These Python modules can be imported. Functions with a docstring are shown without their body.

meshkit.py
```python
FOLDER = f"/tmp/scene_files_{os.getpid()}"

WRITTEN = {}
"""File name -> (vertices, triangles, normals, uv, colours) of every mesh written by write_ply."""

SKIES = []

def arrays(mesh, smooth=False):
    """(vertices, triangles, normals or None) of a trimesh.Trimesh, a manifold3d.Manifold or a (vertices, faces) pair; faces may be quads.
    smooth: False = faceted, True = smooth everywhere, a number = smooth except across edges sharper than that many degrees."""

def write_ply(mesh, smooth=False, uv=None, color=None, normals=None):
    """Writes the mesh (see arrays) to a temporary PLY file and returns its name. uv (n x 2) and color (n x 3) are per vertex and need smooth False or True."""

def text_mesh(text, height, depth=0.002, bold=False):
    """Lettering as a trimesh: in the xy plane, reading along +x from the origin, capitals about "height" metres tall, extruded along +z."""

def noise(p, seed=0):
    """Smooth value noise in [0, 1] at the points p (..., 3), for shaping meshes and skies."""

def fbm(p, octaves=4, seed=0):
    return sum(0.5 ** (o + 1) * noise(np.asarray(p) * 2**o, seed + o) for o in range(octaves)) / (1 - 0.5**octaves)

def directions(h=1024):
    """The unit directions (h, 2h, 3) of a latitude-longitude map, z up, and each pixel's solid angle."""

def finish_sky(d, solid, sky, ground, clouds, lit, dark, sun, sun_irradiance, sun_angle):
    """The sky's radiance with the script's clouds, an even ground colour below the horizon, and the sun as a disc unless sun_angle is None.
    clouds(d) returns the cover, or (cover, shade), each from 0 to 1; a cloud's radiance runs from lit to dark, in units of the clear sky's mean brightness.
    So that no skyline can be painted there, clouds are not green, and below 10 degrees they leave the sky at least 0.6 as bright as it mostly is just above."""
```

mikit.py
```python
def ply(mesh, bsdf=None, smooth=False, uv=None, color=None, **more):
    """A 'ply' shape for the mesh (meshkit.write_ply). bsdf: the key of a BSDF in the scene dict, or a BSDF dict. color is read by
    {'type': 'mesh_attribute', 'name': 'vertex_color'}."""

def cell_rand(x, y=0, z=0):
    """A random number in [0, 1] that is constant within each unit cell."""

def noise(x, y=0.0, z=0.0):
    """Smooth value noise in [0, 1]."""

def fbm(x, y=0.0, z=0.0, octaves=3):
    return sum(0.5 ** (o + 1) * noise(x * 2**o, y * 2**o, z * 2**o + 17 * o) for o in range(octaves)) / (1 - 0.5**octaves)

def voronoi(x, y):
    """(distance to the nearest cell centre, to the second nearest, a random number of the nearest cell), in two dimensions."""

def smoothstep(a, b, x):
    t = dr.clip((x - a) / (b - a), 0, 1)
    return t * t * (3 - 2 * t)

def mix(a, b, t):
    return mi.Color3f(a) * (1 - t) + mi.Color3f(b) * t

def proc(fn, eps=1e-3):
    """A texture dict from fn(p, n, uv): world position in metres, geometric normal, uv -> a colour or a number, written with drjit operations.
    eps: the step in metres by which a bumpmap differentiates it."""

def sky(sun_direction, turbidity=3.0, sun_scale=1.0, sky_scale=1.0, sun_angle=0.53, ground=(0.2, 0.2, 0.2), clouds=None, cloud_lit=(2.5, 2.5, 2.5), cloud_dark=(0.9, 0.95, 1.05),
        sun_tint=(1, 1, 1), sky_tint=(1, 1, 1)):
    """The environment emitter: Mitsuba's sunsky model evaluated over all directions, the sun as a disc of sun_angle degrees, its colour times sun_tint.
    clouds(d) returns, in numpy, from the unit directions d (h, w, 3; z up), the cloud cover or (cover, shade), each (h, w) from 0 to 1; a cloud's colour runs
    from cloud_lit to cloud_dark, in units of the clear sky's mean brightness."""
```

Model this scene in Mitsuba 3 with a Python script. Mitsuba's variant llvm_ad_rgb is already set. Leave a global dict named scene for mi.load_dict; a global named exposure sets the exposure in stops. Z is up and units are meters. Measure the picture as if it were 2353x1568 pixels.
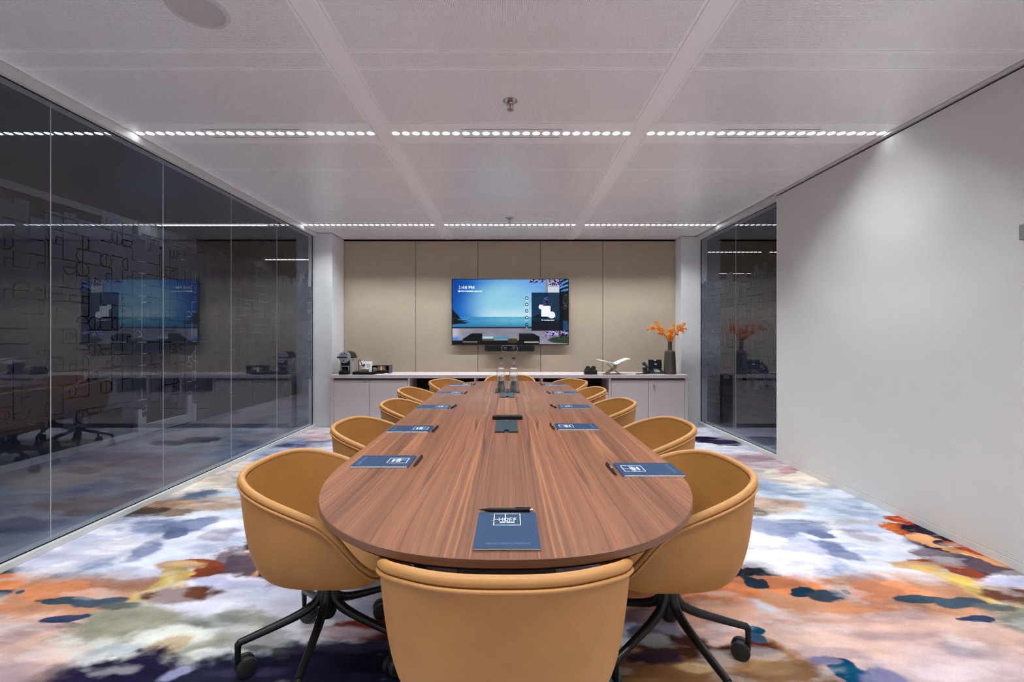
import math, random
import numpy as np, trimesh, shapely
import drjit as dr
import mitsuba as mi
import mikit, meshkit
from shapely.geometry import Polygon, LineString, Point, box as sbox
from shapely.ops import unary_union
from mikit import noise, fbm, smoothstep, mix, proc

T = mi.ScalarTransform4f
scene, labels = {}, {}
rng = random.Random(7)

# ------------------------------------------------------------------ camera, light, exposure
exposure = 0.0
BEAM = .40             # intensity of one ceiling light's beam
LED = 12.0             # radiance of its lens face
LED_TINT = (.91, 1.0, 1.04)
CAM_Z = 1.22
scene['camera'] = dict(type='perspective', fov=2 * math.degrees(math.atan(2353 / 2 / 1046.0)), fov_axis='x', near_clip=0.02, far_clip=100.0,
                       principal_point_offset_x=0.0036, principal_point_offset_y=0.0057,
                       to_world=T().look_at(origin=[0, 0, CAM_Z], target=[0, 1, CAM_Z], up=[0, 0, 1]))

# ------------------------------------------------------------------ helpers
def tag(key, label=None, cat=None, group=None, kind=None):
    d = {}
    if label: d['label'] = label
    if cat: d['category'] = cat
    if group: d['group'] = group
    if kind: d['kind'] = kind
    labels[key] = d
    return key

def numbered(key):
    if key not in scene and key not in labels: return key
    n = 1
    while f'{key}_{n:03d}' in scene or f'{key}_{n:03d}' in labels: n += 1
    return f'{key}_{n:03d}'

def add(key, mesh, mat, smooth=False, label=None, to_world=None, kind=None, **more):
    key = numbered(key)
    d = mesh if isinstance(mesh, dict) else mikit.ply(mesh, mat, smooth, **more)
    if to_world is not None: d = {**d, 'to_world': to_world}
    scene[key] = d
    if label or kind: tag(key, label, kind=kind)
    return key

def struct(key, mesh, mat, smooth=False, **more):
    k = add(key, mesh, mat, smooth, **more)
    if '__' not in k: labels[k] = {'kind': 'structure'}
    return k

def box(x0, x1, y0, y1, z0, z1, c=0.0):
    if c <= 0:
        m = trimesh.creation.box((x1 - x0, y1 - y0, z1 - z0))
        m.apply_translation(((x0 + x1) / 2, (y0 + y1) / 2, (z0 + z1) / 2))
        return m
    pts = []
    for sx in (0, 1):
        for sy in (0, 1):
            for sz in (0, 1):
                X, Y, Z = (x0, x1)[sx], (y0, y1)[sy], (z0, z1)[sz]
                dx, dy, dz = (c if sx == 0 else -c), (c if sy == 0 else -c), (c if sz == 0 else -c)
                pts += [(X, Y + dy, Z + dz), (X + dx, Y, Z + dz), (X + dx, Y + dy, Z)]
    return trimesh.convex.convex_hull(np.array(pts))

def prism(poly, z0, z1):
    m = trimesh.creation.extrude_polygon(poly, z1 - z0, engine='earcut')
    m.apply_translation((0, 0, z0))
    return m

def lathe(profile, n=32):
    return trimesh.creation.revolve(np.array(profile, float), sections=n)

def cat(*ms):
    return trimesh.util.concatenate([m for m in ms])

def moved(m, x=0, y=0, z=0, rz=0, rx=0, ry=0):
    m = m.copy()
    M = np.eye(4)
    for a, ax in ((ry, (0, 1, 0)), (rx, (1, 0, 0)), (rz, (0, 0, 1))):
        if a: M = trimesh.transformations.rotation_matrix(math.radians(a), ax) @ M
    M[:3, 3] += (x, y, z)
    m.apply_transform(M)
    return m

def bezier(P, n):
    P = np.array(P, float); t = np.linspace(0, 1, n)[:, None]; k = len(P) - 1
    return sum(math.comb(k, i) * (1 - t) ** (k - i) * t ** i * P[i] for i in range(k + 1))

def tube(path, r, sides=10, closed=False, caps=True, sy=1.0):
    """Sweeps a circle (flattened by sy along its second axis) along a path, without twist."""
    p = np.asarray(path, float); n = len(p)
    t = np.roll(p, -1, 0) - np.roll(p, 1, 0) if closed else np.gradient(p, axis=0)
    t /= np.linalg.norm(t, axis=1, keepdims=True) + 1e-12
    up = np.array([0, 0, 1.0]) if abs(t[0][2]) < .9 else np.array([1.0, 0, 0])
    a = np.cross(t[0], up); a /= np.linalg.norm(a)
    A = []
    for i in range(n):
        a = a - t[i] * (a @ t[i]); a /= np.linalg.norm(a); A.append(a)
    A = np.array(A); B = np.cross(t, A)
    ang = np.arange(sides) * 2 * np.pi / sides
    R = np.broadcast_to(r, (n,))[:, None, None]
    v = p[:, None] + R * (np.cos(ang)[None, :, None] * A[:, None] + sy * np.sin(ang)[None, :, None] * B[:, None])
    v = v.reshape(-1, 3); f = []
    for i in range(n if closed else n - 1):
        i2 = (i + 1) % n
        for j in range(sides):
            j2 = (j + 1) % sides
            f += [(i * sides + j, i * sides + j2, i2 * sides + j2), (i * sides + j, i2 * sides + j2, i2 * sides + j)]
    if caps and not closed:
        v = np.vstack([v, p[0], p[-1]]); c0, c1 = n * sides, n * sides + 1
        for j in range(sides):
            j2 = (j + 1) % sides
            f += [(c0, j2, j), (c1, (n - 1) * sides + j, (n - 1) * sides + j2)]
    m = trimesh.Trimesh(v, np.array(f), process=False)
    trimesh.repair.fix_normals(m) if False else None
    return m

def cyl(p0, p1, r, n=16):
    return tube(np.array([p0, (np.array(p0) + np.array(p1)) / 2, p1], float), r, n)

def grid(V, closed_u=True):
    """V (nu, nv, 3) -> a mesh; wraps in u."""
    nu, nv = V.shape[:2]; f = []
    for i in range(nu if closed_u else nu - 1):
        i2 = (i + 1) % nu
        for j in range(nv - 1):
            f += [(i * nv + j, i2 * nv + j, i2 * nv + j + 1), (i * nv + j, i2 * nv + j + 1, i * nv + j + 1)]
    return trimesh.Trimesh(V.reshape(-1, 3), np.array(f), process=False)

# ------------------------------------------------------------------ materials
def rgb(c): return {'type': 'rgb', 'value': list(c)}
def s2l(r, g, b): return tuple((c / 255 / 12.92) if c / 255 <= .04045 else ((c / 255 + .055) / 1.055) ** 2.4 for c in (r, g, b))
def mat(key, color, rough=.6, spec=.4, metal=0.0, **more):
    base = color if isinstance(color, dict) else rgb(color)
    scene[key] = {'type': 'twosided', 'bsdf': {'type': 'principled', 'base_color': base, 'roughness': rough, 'specular': spec, 'metallic': metal, **more}}
    return key
def matte(key, color):
    scene[key] = {'type': 'twosided', 'bsdf': {'type': 'diffuse', 'reflectance': color if isinstance(color, dict) else rgb(color)}}
    return key

H = 2.64                       # ceiling
XL, XR = -2.64, 2.68           # glass wall on the left, wall on the right
YB = 6.63                      # panelled back wall
YF = -2.9                      # behind the camera

mat('m_ceiling', (.90, .90, .90), .24, .7)
def f_perf(p, n, uv):
    dx = mi.Float(9.0)
    for x in (-2.60, -.925, -.807, .846, .964, 2.63): dx = dr.minimum(dx, dr.abs(p.x - x))
    dy = mi.Float(9.0)
    for y in CEIL_Y: dy = dr.minimum(dy, dr.abs(p.y - y))
    field = smoothstep(.016, .020, dx) * smoothstep(.012, .016, dy)
    q = .0072
    u, v = p.x / q, p.y / q
    fu, fv = u - dr.floor(u) - .5, v - dr.floor(v) - .5
    hole = 1 - smoothstep(.26, .36, dr.sqrt(fu * fu + fv * fv))
    return mi.Color3f(.90, .90, .90) * (1 - .45 * field * hole)
CEIL_Y = (-2.0, -1.2, -.6, .45, .755, 1.60, 2.257, 2.403, 3.02, 3.325, 3.86, 4.487, 5.087, 5.60, 5.91, 6.62)
mat('m_perforated', proc(f_perf), .27, .65)
mat('m_wall', (.60, .575, .55), .7, .3)
mat('m_column', (.62, .61, .61), .6, .3)
mat('m_white_trim', (.56, .55, .535), .45, .4)
def f_panel(p, n, uv):
    g = fbm(p.x * 900, p.z * 30, 0, 2) * .5 + fbm(p.x * 40, p.z * 900, 3, 2) * .5
    return mi.Color3f(.365, .292, .222) * (.86 + .28 * g)
mat('m_panel_fabric', proc(f_panel), .85, .15)
matte('m_dark_gap', (.02, .017, .015))
mat('m_black_trim', (.007, .007, .008), .35, .3)
mat('m_cabinet', (.50, .425, .415), .55, .35)
mat('m_cabinet_dark', (.10, .085, .08), .7, .2)
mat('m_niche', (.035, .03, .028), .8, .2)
mat('m_black_metal', (.007, .007, .0075), .34, .4)
mat('m_black_plastic', (.006, .006, .0065), .38, .28)
mat('m_soft_black', (.011, .011, .012), .55, .25)
mat('m_wheel', (.018, .018, .019), .5, .35)
mat('m_chrome', (.42, .42, .43), .2, .5, 1.0)
mat('m_silver', (.62, .63, .65), .35, .5, .8)
mat('m_bronze', (.30, .25, .18), .3, .5, 1.0)
mat('m_white', (.80, .80, .80), .5, .4)
mat('m_paper', (.82, .82, .84), .9, .1)
def f_leather(p, n, uv):
    g = fbm(p.x * 14, p.y * 14, p.z * 14, 3)
    h = noise(p.x * 500, p.y * 500, p.z * 500)
    return mi.Color3f(.365, .158, .038) * (.88 + .18 * g + .06 * h)
mat('m_leather', proc(f_leather), .5, .4)
mat('m_leather_trim', (.43, .198, .060), .48, .4)
mat('m_cover', s2l(22, 50, 82), .45, .2)
mat('m_print', (.85, .85, .88), .6, .3)
mat('m_print_pale', s2l(84, 106, 136), .6, .3)
mat('m_hatch', (.010, .019, .021), .38, .5)
mat('m_vase', (.062, .047, .036), .42, .5)
mat('m_blossom', (.93, .30, .008), .55, .3)
mat('m_stem', (.05, .03, .018), .7, .3)
mat('m_navy_glass', (.03, .045, .09), .2, .5)
matte('m_print_dark', (.03, .025, .025))
scene['m_glass'] = {'type': 'dielectric', 'int_ior': 1.5, 'ext_ior': 1.0}
scene['m_tumbler'] = {'type': 'roughdielectric', 'int_ior': 1.46, 'ext_ior': 1.0, 'alpha': .07, 'distribution': 'ggx'}
scene['m_pane'] = {'type': 'thindielectric', 'int_ior': 1.54, 'ext_ior': 1.0, 'specular_transmittance': rgb((.68, .71, .77)), 'specular_reflectance': rgb((.86, .91, 1.0))}
matte('m_film', (.050, .053, .068))
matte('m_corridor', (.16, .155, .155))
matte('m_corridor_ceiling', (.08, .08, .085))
mat('m_door_white', (.62, .62, .63), .5, .4)

# carpet: a printed cloud painting that repeats every 3.96 m
BLOBS = [
(-2.65,5.85,0.57,0.25,0.00,0.4,0.73,0.56,0.58),
(-2.35,5.37,0.39,0.22,0.00,0.4,0.26,0.30,0.43),
(-2.53,5.07,0.29,0.15,0.00,0.4,0.11,0.11,0.22),
(-2.24,5.53,0.26,0.16,0.00,0.5,0.70,0.47,0.46),
(-2.42,4.71,0.44,0.32,0.00,0.4,0.55,0.58,0.70),
(-2.39,4.73,0.20,0.09,0.00,0.4,0.30,0.34,0.49),
(-2.57,3.96,0.53,0.52,0.00,0.3,0.79,0.66,0.55),
(-2.37,3.88,0.28,0.10,0.00,0.5,0.62,0.47,0.39),
(-2.61,3.70,0.19,0.09,0.00,0.5,0.84,0.75,0.67),
(-2.38,3.51,0.14,0.11,0.00,0.3,0.15,0.19,0.30),
(-2.13,3.50,0.22,0.08,0.00,0.3,0.11,0.14,0.25),
(-2.26,3.43,0.28,0.05,0.00,0.4,0.30,0.34,0.45),
(-2.22,3.26,0.55,0.18,0.00,0.22,0.45,0.25,0.16),
(-2.53,3.18,0.21,0.09,0.00,0.25,0.12,0.08,0.06),
(-2.30,3.35,0.24,0.06,0.00,0.4,0.66,0.39,0.24),
(-2.08,3.17,0.26,0.05,0.00,0.4,0.30,0.17,0.12),
(-2.40,3.11,0.19,0.04,0.00,0.3,0.19,0.16,0.16),
(-2.03,2.90,0.61,0.24,0.00,0.3,0.55,0.55,0.66),
(-1.79,3.05,0.27,0.05,0.00,0.4,0.73,0.69,0.72),
(-1.65,2.93,0.18,0.04,0.00,0.4,0.62,0.58,0.67),
(-2.37,2.79,0.37,0.25,0.00,0.35,0.81,0.70,0.75),
(-2.29,2.97,0.18,0.07,-0.39,0.3,0.16,0.19,0.33),
(-2.11,2.86,0.16,0.11,0.80,0.3,0.13,0.17,0.30),
(-2.27,2.76,0.16,0.05,0.81,0.35,0.22,0.25,0.38),
(-1.82,2.85,0.18,0.12,0.00,0.4,0.50,0.39,0.46),
(-1.76,2.59,0.49,0.17,0.00,0.3,0.76,0.75,0.82),
(-1.70,2.65,0.18,0.03,0.00,0.4,0.58,0.58,0.69),
(-1.47,2.52,0.16,0.06,0.00,0.5,0.62,0.55,0.63),
(-2.44,2.44,0.20,0.13,0.64,0.3,0.22,0.26,0.39),
(-2.23,2.52,0.25,0.13,0.69,0.28,0.14,0.18,0.30),
(-2.03,2.66,0.19,0.11,0.68,0.28,0.16,0.20,0.33),
(-2.58,2.55,0.34,0.11,0.00,0.5,0.79,0.73,0.81),
(-2.66,2.68,0.19,0.07,0.42,0.4,0.85,0.76,0.81),
(-2.33,2.20,0.50,0.19,0.00,0.15,0.54,0.23,0.13),
(-1.88,2.24,0.30,0.21,0.00,0.18,0.48,0.21,0.12),
(-2.54,2.27,0.18,0.07,0.00,0.2,0.82,0.19,0.05),
(-2.07,2.36,0.17,0.06,0.00,0.2,0.78,0.20,0.06),
(-2.18,2.19,0.15,0.06,0.00,0.2,0.81,0.23,0.08),
(-1.88,2.17,0.08,0.04,0.00,0.25,0.67,0.24,0.11),
(-2.37,2.34,0.07,0.02,0.00,0.3,0.22,0.13,0.12),
(-2.42,2.18,0.06,0.04,0.00,0.25,0.06,0.06,0.12),
(-1.62,2.35,0.28,0.14,0.00,0.25,0.47,0.18,0.08),
(-1.51,2.26,0.12,0.05,0.00,0.3,0.55,0.27,0.14),
(-1.71,2.41,0.06,0.06,0.00,0.2,0.30,0.06,0.03),
(-1.59,2.36,0.08,0.07,0.00,0.2,0.27,0.05,0.02),
(-1.41,2.45,0.24,0.17,0.00,0.25,0.09,0.05,0.09),
(-1.27,2.34,0.15,0.07,0.00,0.2,0.03,0.02,0.05),
(-1.58,2.48,0.08,0.05,0.00,0.3,0.16,0.11,0.15),
(-1.99,2.42,0.14,0.05,0.00,0.16,0.02,0.03,0.04),
(-1.77,2.35,0.05,0.05,0.00,0.15,0.79,0.47,0.11),
(-1.76,2.28,0.06,0.04,0.63,0.15,0.81,0.46,0.08),
(-1.78,2.21,0.05,0.05,0.95,0.15,0.78,0.45,0.09),
(-1.74,2.12,0.05,0.08,1.39,0.15,0.79,0.46,0.09),
(-1.84,2.37,0.04,0.04,0.00,0.2,0.75,0.39,0.11),
(-1.41,2.30,0.04,0.04,0.00,0.12,0.87,0.41,0.16),
(-1.40,2.38,0.04,0.05,1.28,0.12,0.84,0.35,0.13),
(-1.40,2.46,0.05,0.06,1.55,0.12,0.85,0.34,0.12),
(-1.43,2.55,0.06,0.05,0.92,0.12,0.79,0.26,0.08),
(-1.38,2.39,0.04,0.04,0.00,0.15,0.35,0.09,0.04),
(-1.55,2.78,0.06,0.05,0.00,0.15,0.73,0.09,0.02),
(-1.14,2.11,0.52,0.21,0.00,0.22,0.75,0.72,0.84),
(-1.51,2.20,0.16,0.03,0.00,0.3,0.62,0.51,0.62),
(-1.06,2.18,0.23,0.08,0.00,0.5,0.66,0.67,0.81),
(-1.47,2.11,0.22,0.06,0.00,0.2,0.12,0.07,0.11),
(-1.62,2.11,0.06,0.04,0.00,0.25,0.29,0.07,0.03),
(-1.31,2.08,0.08,0.03,0.00,0.25,0.06,0.05,0.11),
(-2.06,2.09,0.13,0.04,-0.11,0.14,0.03,0.05,0.07),
(-1.89,2.07,0.13,0.04,-0.11,0.14,0.03,0.06,0.08),
(-2.04,1.89,0.42,0.21,0.00,0.2,0.90,0.55,0.42),
(-1.96,1.75,0.29,0.18,0.00,0.4,0.89,0.69,0.64),
(-1.99,2.01,0.15,0.03,0.00,0.4,0.84,0.41,0.27),
(-1.95,1.95,0.04,0.01,-0.14,0.15,0.06,0.07,0.14),
(-1.87,1.93,0.06,0.02,-0.14,0.15,0.03,0.05,0.11),
(-2.10,1.91,0.08,0.01,0.00,0.3,0.55,0.29,0.24),
(-1.93,1.89,0.04,0.01,0.00,0.3,0.55,0.30,0.26),
(-1.36,1.87,0.48,0.20,0.00,0.2,0.41,0.39,0.33),
(-1.62,1.82,0.17,0.12,0.00,0.35,0.67,0.67,0.60),
(-1.40,1.88,0.21,0.13,0.00,0.35,0.76,0.75,0.67),
(-1.72,1.99,0.13,0.04,0.00,0.3,0.45,0.40,0.30),
(-1.29,1.96,0.16,0.05,0.00,0.3,0.30,0.30,0.27),
(-0.98,1.85,0.11,0.10,0.00,0.3,0.19,0.18,0.16),
(-1.09,1.88,0.08,0.04,0.00,0.3,0.55,0.54,0.49),
(-1.36,1.79,0.10,0.07,0.55,0.3,0.62,0.47,0.31),
(-1.12,1.75,0.12,0.04,0.00,0.3,0.76,0.73,0.63),
(-0.87,1.78,0.06,0.06,0.00,0.3,0.10,0.11,0.10),
(-0.75,1.93,0.24,0.11,0.00,0.35,0.72,0.66,0.72),
(-0.53,1.91,0.21,0.08,0.00,0.25,0.30,0.05,0.03),
(-0.70,1.88,0.16,0.04,0.00,0.35,0.49,0.35,0.39),
(-1.71,1.57,0.33,0.14,0.00,0.22,0.04,0.04,0.08),
(-1.83,1.61,0.13,0.07,0.00,0.5,0.11,0.10,0.17),
(-1.41,1.62,0.20,0.16,0.00,0.2,0.03,0.02,0.06),
(-0.98,1.55,0.34,0.19,0.00,0.2,0.03,0.03,0.06),
(-0.58,1.61,0.39,0.25,0.00,0.2,0.03,0.02,0.05),
(-1.20,1.65,0.06,0.03,0.65,0.3,0.43,0.41,0.58),
(-0.68,1.79,0.24,0.03,0.00,0.4,0.05,0.04,0.08),
(-0.96,1.65,0.14,0.03,0.00,0.4,0.06,0.05,0.12),
(0.38,1.60,0.20,0.20,0.00,0.25,0.04,0.03,0.05),
(0.43,1.69,0.08,0.02,0.00,0.4,0.12,0.10,0.16),
(0.79,2.18,0.33,0.22,0.00,0.25,0.70,0.25,0.11),
(0.62,1.99,0.13,0.07,0.00,0.25,0.30,0.19,0.18),
(0.67,1.88,0.19,0.08,0.00,0.25,0.30,0.25,0.29),
(0.91,2.24,0.12,0.08,0.00,0.2,0.87,0.20,0.05),
(0.79,1.88,0.09,0.04,0.00,0.2,0.08,0.11,0.17),
(0.92,2.06,0.10,0.05,0.00,0.3,0.51,0.22,0.14),
(0.55,1.89,0.06,0.03,0.00,0.3,0.13,0.13,0.19),
(0.94,1.95,0.23,0.16,0.00,0.25,0.79,0.42,0.29),
(0.90,1.84,0.08,0.06,0.00,0.25,0.72,0.49,0.43),
(1.53,1.70,0.76,0.38,0.00,0.18,0.76,0.47,0.39),
(1.60,1.57,0.54,0.27,0.00,0.4,0.63,0.45,0.45),
(1.29,1.82,0.28,0.11,0.00,0.4,0.75,0.49,0.42),
(1.36,1.94,0.20,0.04,0.00,0.5,0.67,0.37,0.29),
(1.59,1.86,0.19,0.03,0.00,0.5,0.56,0.37,0.35),
(0.61,1.61,0.22,0.25,0.00,0.2,0.30,0.14,0.06),
(0.91,1.58,0.28,0.24,0.00,0.16,0.37,0.18,0.08),
(0.66,1.80,0.16,0.07,0.00,0.25,0.09,0.03,0.02),
(0.94,1.78,0.11,0.04,0.00,0.25,0.14,0.03,0.02),
(0.69,1.68,0.07,0.03,0.00,0.3,0.63,0.41,0.20),
(0.95,1.68,0.10,0.04,0.00,0.4,0.50,0.26,0.12),
(0.55,1.73,0.11,0.04,0.00,0.3,0.06,0.03,0.05),
(1.02,1.89,0.04,0.03,0.00,0.14,0.01,0.08,0.16),
(1.00,1.84,0.03,0.03,0.00,0.2,0.06,0.11,0.19),
(1.23,1.68,0.06,0.06,0.51,0.14,0.01,0.08,0.17),
(1.26,1.62,0.08,0.08,0.45,0.16,0.01,0.10,0.19),
(1.34,1.63,0.08,0.06,0.00,0.25,0.25,0.23,0.38),
(1.19,1.72,0.05,0.02,0.00,0.3,0.30,0.26,0.38),
(1.43,2.22,0.38,0.22,0.00,0.18,0.70,0.33,0.19),
(1.99,2.22,0.47,0.23,0.00,0.18,0.66,0.31,0.18),
(1.41,2.26,0.19,0.09,0.00,0.2,0.89,0.30,0.12),
(1.82,2.19,0.20,0.10,0.00,0.22,0.89,0.32,0.15),
(1.13,2.21,0.11,0.09,0.00,0.22,0.85,0.28,0.12),
(1.72,2.36,0.17,0.06,0.00,0.3,0.55,0.30,0.19),
(1.59,2.05,0.17,0.04,0.00,0.3,0.75,0.30,0.16),
(1.14,2.37,0.12,0.08,0.00,0.16,0.02,0.03,0.05),
(1.31,2.37,0.13,0.05,0.18,0.16,0.03,0.04,0.05),
(1.22,2.26,0.05,0.06,0.60,0.14,0.04,0.06,0.09),
(1.27,2.27,0.02,0.03,0.00,0.16,0.05,0.06,0.10),
(1.93,2.43,0.16,0.05,0.00,0.14,0.02,0.03,0.05),
(1.42,2.18,0.07,0.04,0.33,0.13,0.02,0.06,0.11),
(1.51,2.15,0.10,0.06,0.29,0.14,0.06,0.08,0.12),
(1.62,2.18,0.02,0.02,0.00,0.15,0.10,0.11,0.18),
(1.91,2.11,0.14,0.03,0.00,0.14,0.07,0.11,0.15),
(2.08,2.09,0.13,0.04,0.15,0.14,0.09,0.12,0.17),
(1.95,2.75,0.65,0.45,0.00,0.18,0.73,0.72,0.81),
(2.42,3.08,0.29,0.08,0.00,0.4,0.62,0.64,0.73),
(2.30,3.00,0.28,0.04,0.00,0.3,0.84,0.73,0.66),
(1.70,2.93,0.17,0.14,0.00,0.3,0.37,0.40,0.55),
(1.90,2.96,0.18,0.11,0.32,0.25,0.26,0.30,0.45),
(1.91,2.82,0.07,0.08,0.46,0.2,0.19,0.22,0.38),
(1.87,2.61,0.08,0.14,0.46,0.3,0.30,0.33,0.50),
(1.68,2.47,0.13,0.13,0.00,0.35,0.43,0.48,0.64),
(1.53,2.57,0.24,0.25,0.00,0.3,0.84,0.78,0.84),
(2.17,2.81,0.10,0.11,0.00,0.3,0.55,0.49,0.56),
(2.16,2.53,0.16,0.11,0.00,0.5,0.67,0.67,0.76),
(2.37,3.46,0.70,0.43,0.00,0.22,0.59,0.64,0.73),
(2.18,3.66,0.23,0.16,0.00,0.3,0.42,0.48,0.60),
(2.45,3.32,0.21,0.19,0.00,0.4,0.49,0.55,0.66),
(2.47,3.59,0.26,0.05,0.00,0.4,0.75,0.78,0.84),
(1.88,3.33,0.28,0.16,0.00,0.22,0.58,0.41,0.32),
(1.69,3.17,0.11,0.08,0.00,0.22,0.30,0.23,0.17),
(2.54,4.07,0.42,0.40,0.00,0.25,0.81,0.67,0.55),
(2.61,4.19,0.26,0.09,0.51,0.3,0.62,0.35,0.35),
(2.32,4.56,0.47,0.35,0.00,0.3,0.60,0.42,0.47),
(2.38,4.59,0.24,0.12,0.00,0.4,0.48,0.30,0.37),
(2.35,5.10,0.47,0.35,0.00,0.3,0.76,0.73,0.79),
(2.34,5.41,0.22,0.17,0.00,0.14,0.03,0.02,0.07),
(2.55,5.25,0.25,0.14,0.00,0.14,0.04,0.03,0.08),
(2.65,5.86,0.36,0.26,0.00,0.4,0.69,0.67,0.75),
(2.65,3.03,0.11,0.09,0.00,0.12,0.73,0.08,0.01),
(2.72,2.98,0.08,0.08,0.00,0.12,0.51,0.05,0.01),
(2.49,2.88,0.09,0.10,0.00,0.12,0.87,0.20,0.05),
(2.66,2.88,0.14,0.08,0.00,0.12,0.03,0.01,0.03),
(2.63,2.80,0.09,0.06,0.00,0.14,0.60,0.08,0.02),
(2.76,2.63,0.37,0.36,-1.47,0.14,0.04,0.03,0.05),
(2.55,2.71,0.14,0.10,-0.86,0.12,0.89,0.43,0.19),
(2.58,2.58,0.12,0.11,-1.40,0.12,0.85,0.39,0.16),
(2.61,2.43,0.13,0.10,-1.52,0.12,0.81,0.37,0.17),
(2.59,2.69,0.07,0.04,0.00,0.14,0.06,0.03,0.04),
(2.66,2.62,0.09,0.07,-1.31,0.14,0.58,0.09,0.03),
(2.56,2.50,0.08,0.05,-1.26,0.12,0.96,0.62,0.33),
(2.42,2.51,0.14,0.09,-0.79,0.22,0.30,0.22,0.26),
(2.54,2.41,0.17,0.10,-1.24,0.22,0.17,0.11,0.14),
(2.27,2.45,0.11,0.05,0.00,0.2,0.43,0.09,0.04),
(2.38,2.38,0.11,0.08,-0.90,0.2,0.35,0.08,0.04),
(2.19,2.43,0.13,0.05,0.00,0.25,0.67,0.40,0.22),
(2.22,2.36,0.09,0.06,-0.72,0.15,0.73,0.47,0.16),
(2.25,2.29,0.09,0.08,-1.12,0.15,0.81,0.51,0.13),
(2.28,2.16,0.12,0.09,-1.24,0.18,0.73,0.49,0.16),
(2.25,2.27,0.06,0.03,-1.12,0.2,0.87,0.58,0.16),
(2.54,2.27,0.23,0.06,0.00,0.22,0.81,0.72,0.82),
(2.55,2.14,0.19,0.17,0.00,0.3,0.76,0.72,0.84),
(2.41,2.15,0.18,0.07,0.00,0.25,0.22,0.08,0.05),
(2.31,1.96,0.23,0.13,0.00,0.3,0.41,0.37,0.28),
(2.19,2.06,0.11,0.03,0.00,0.3,0.16,0.17,0.16),
(2.03,1.97,0.09,0.03,0.14,0.15,0.06,0.08,0.16)
]
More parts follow.
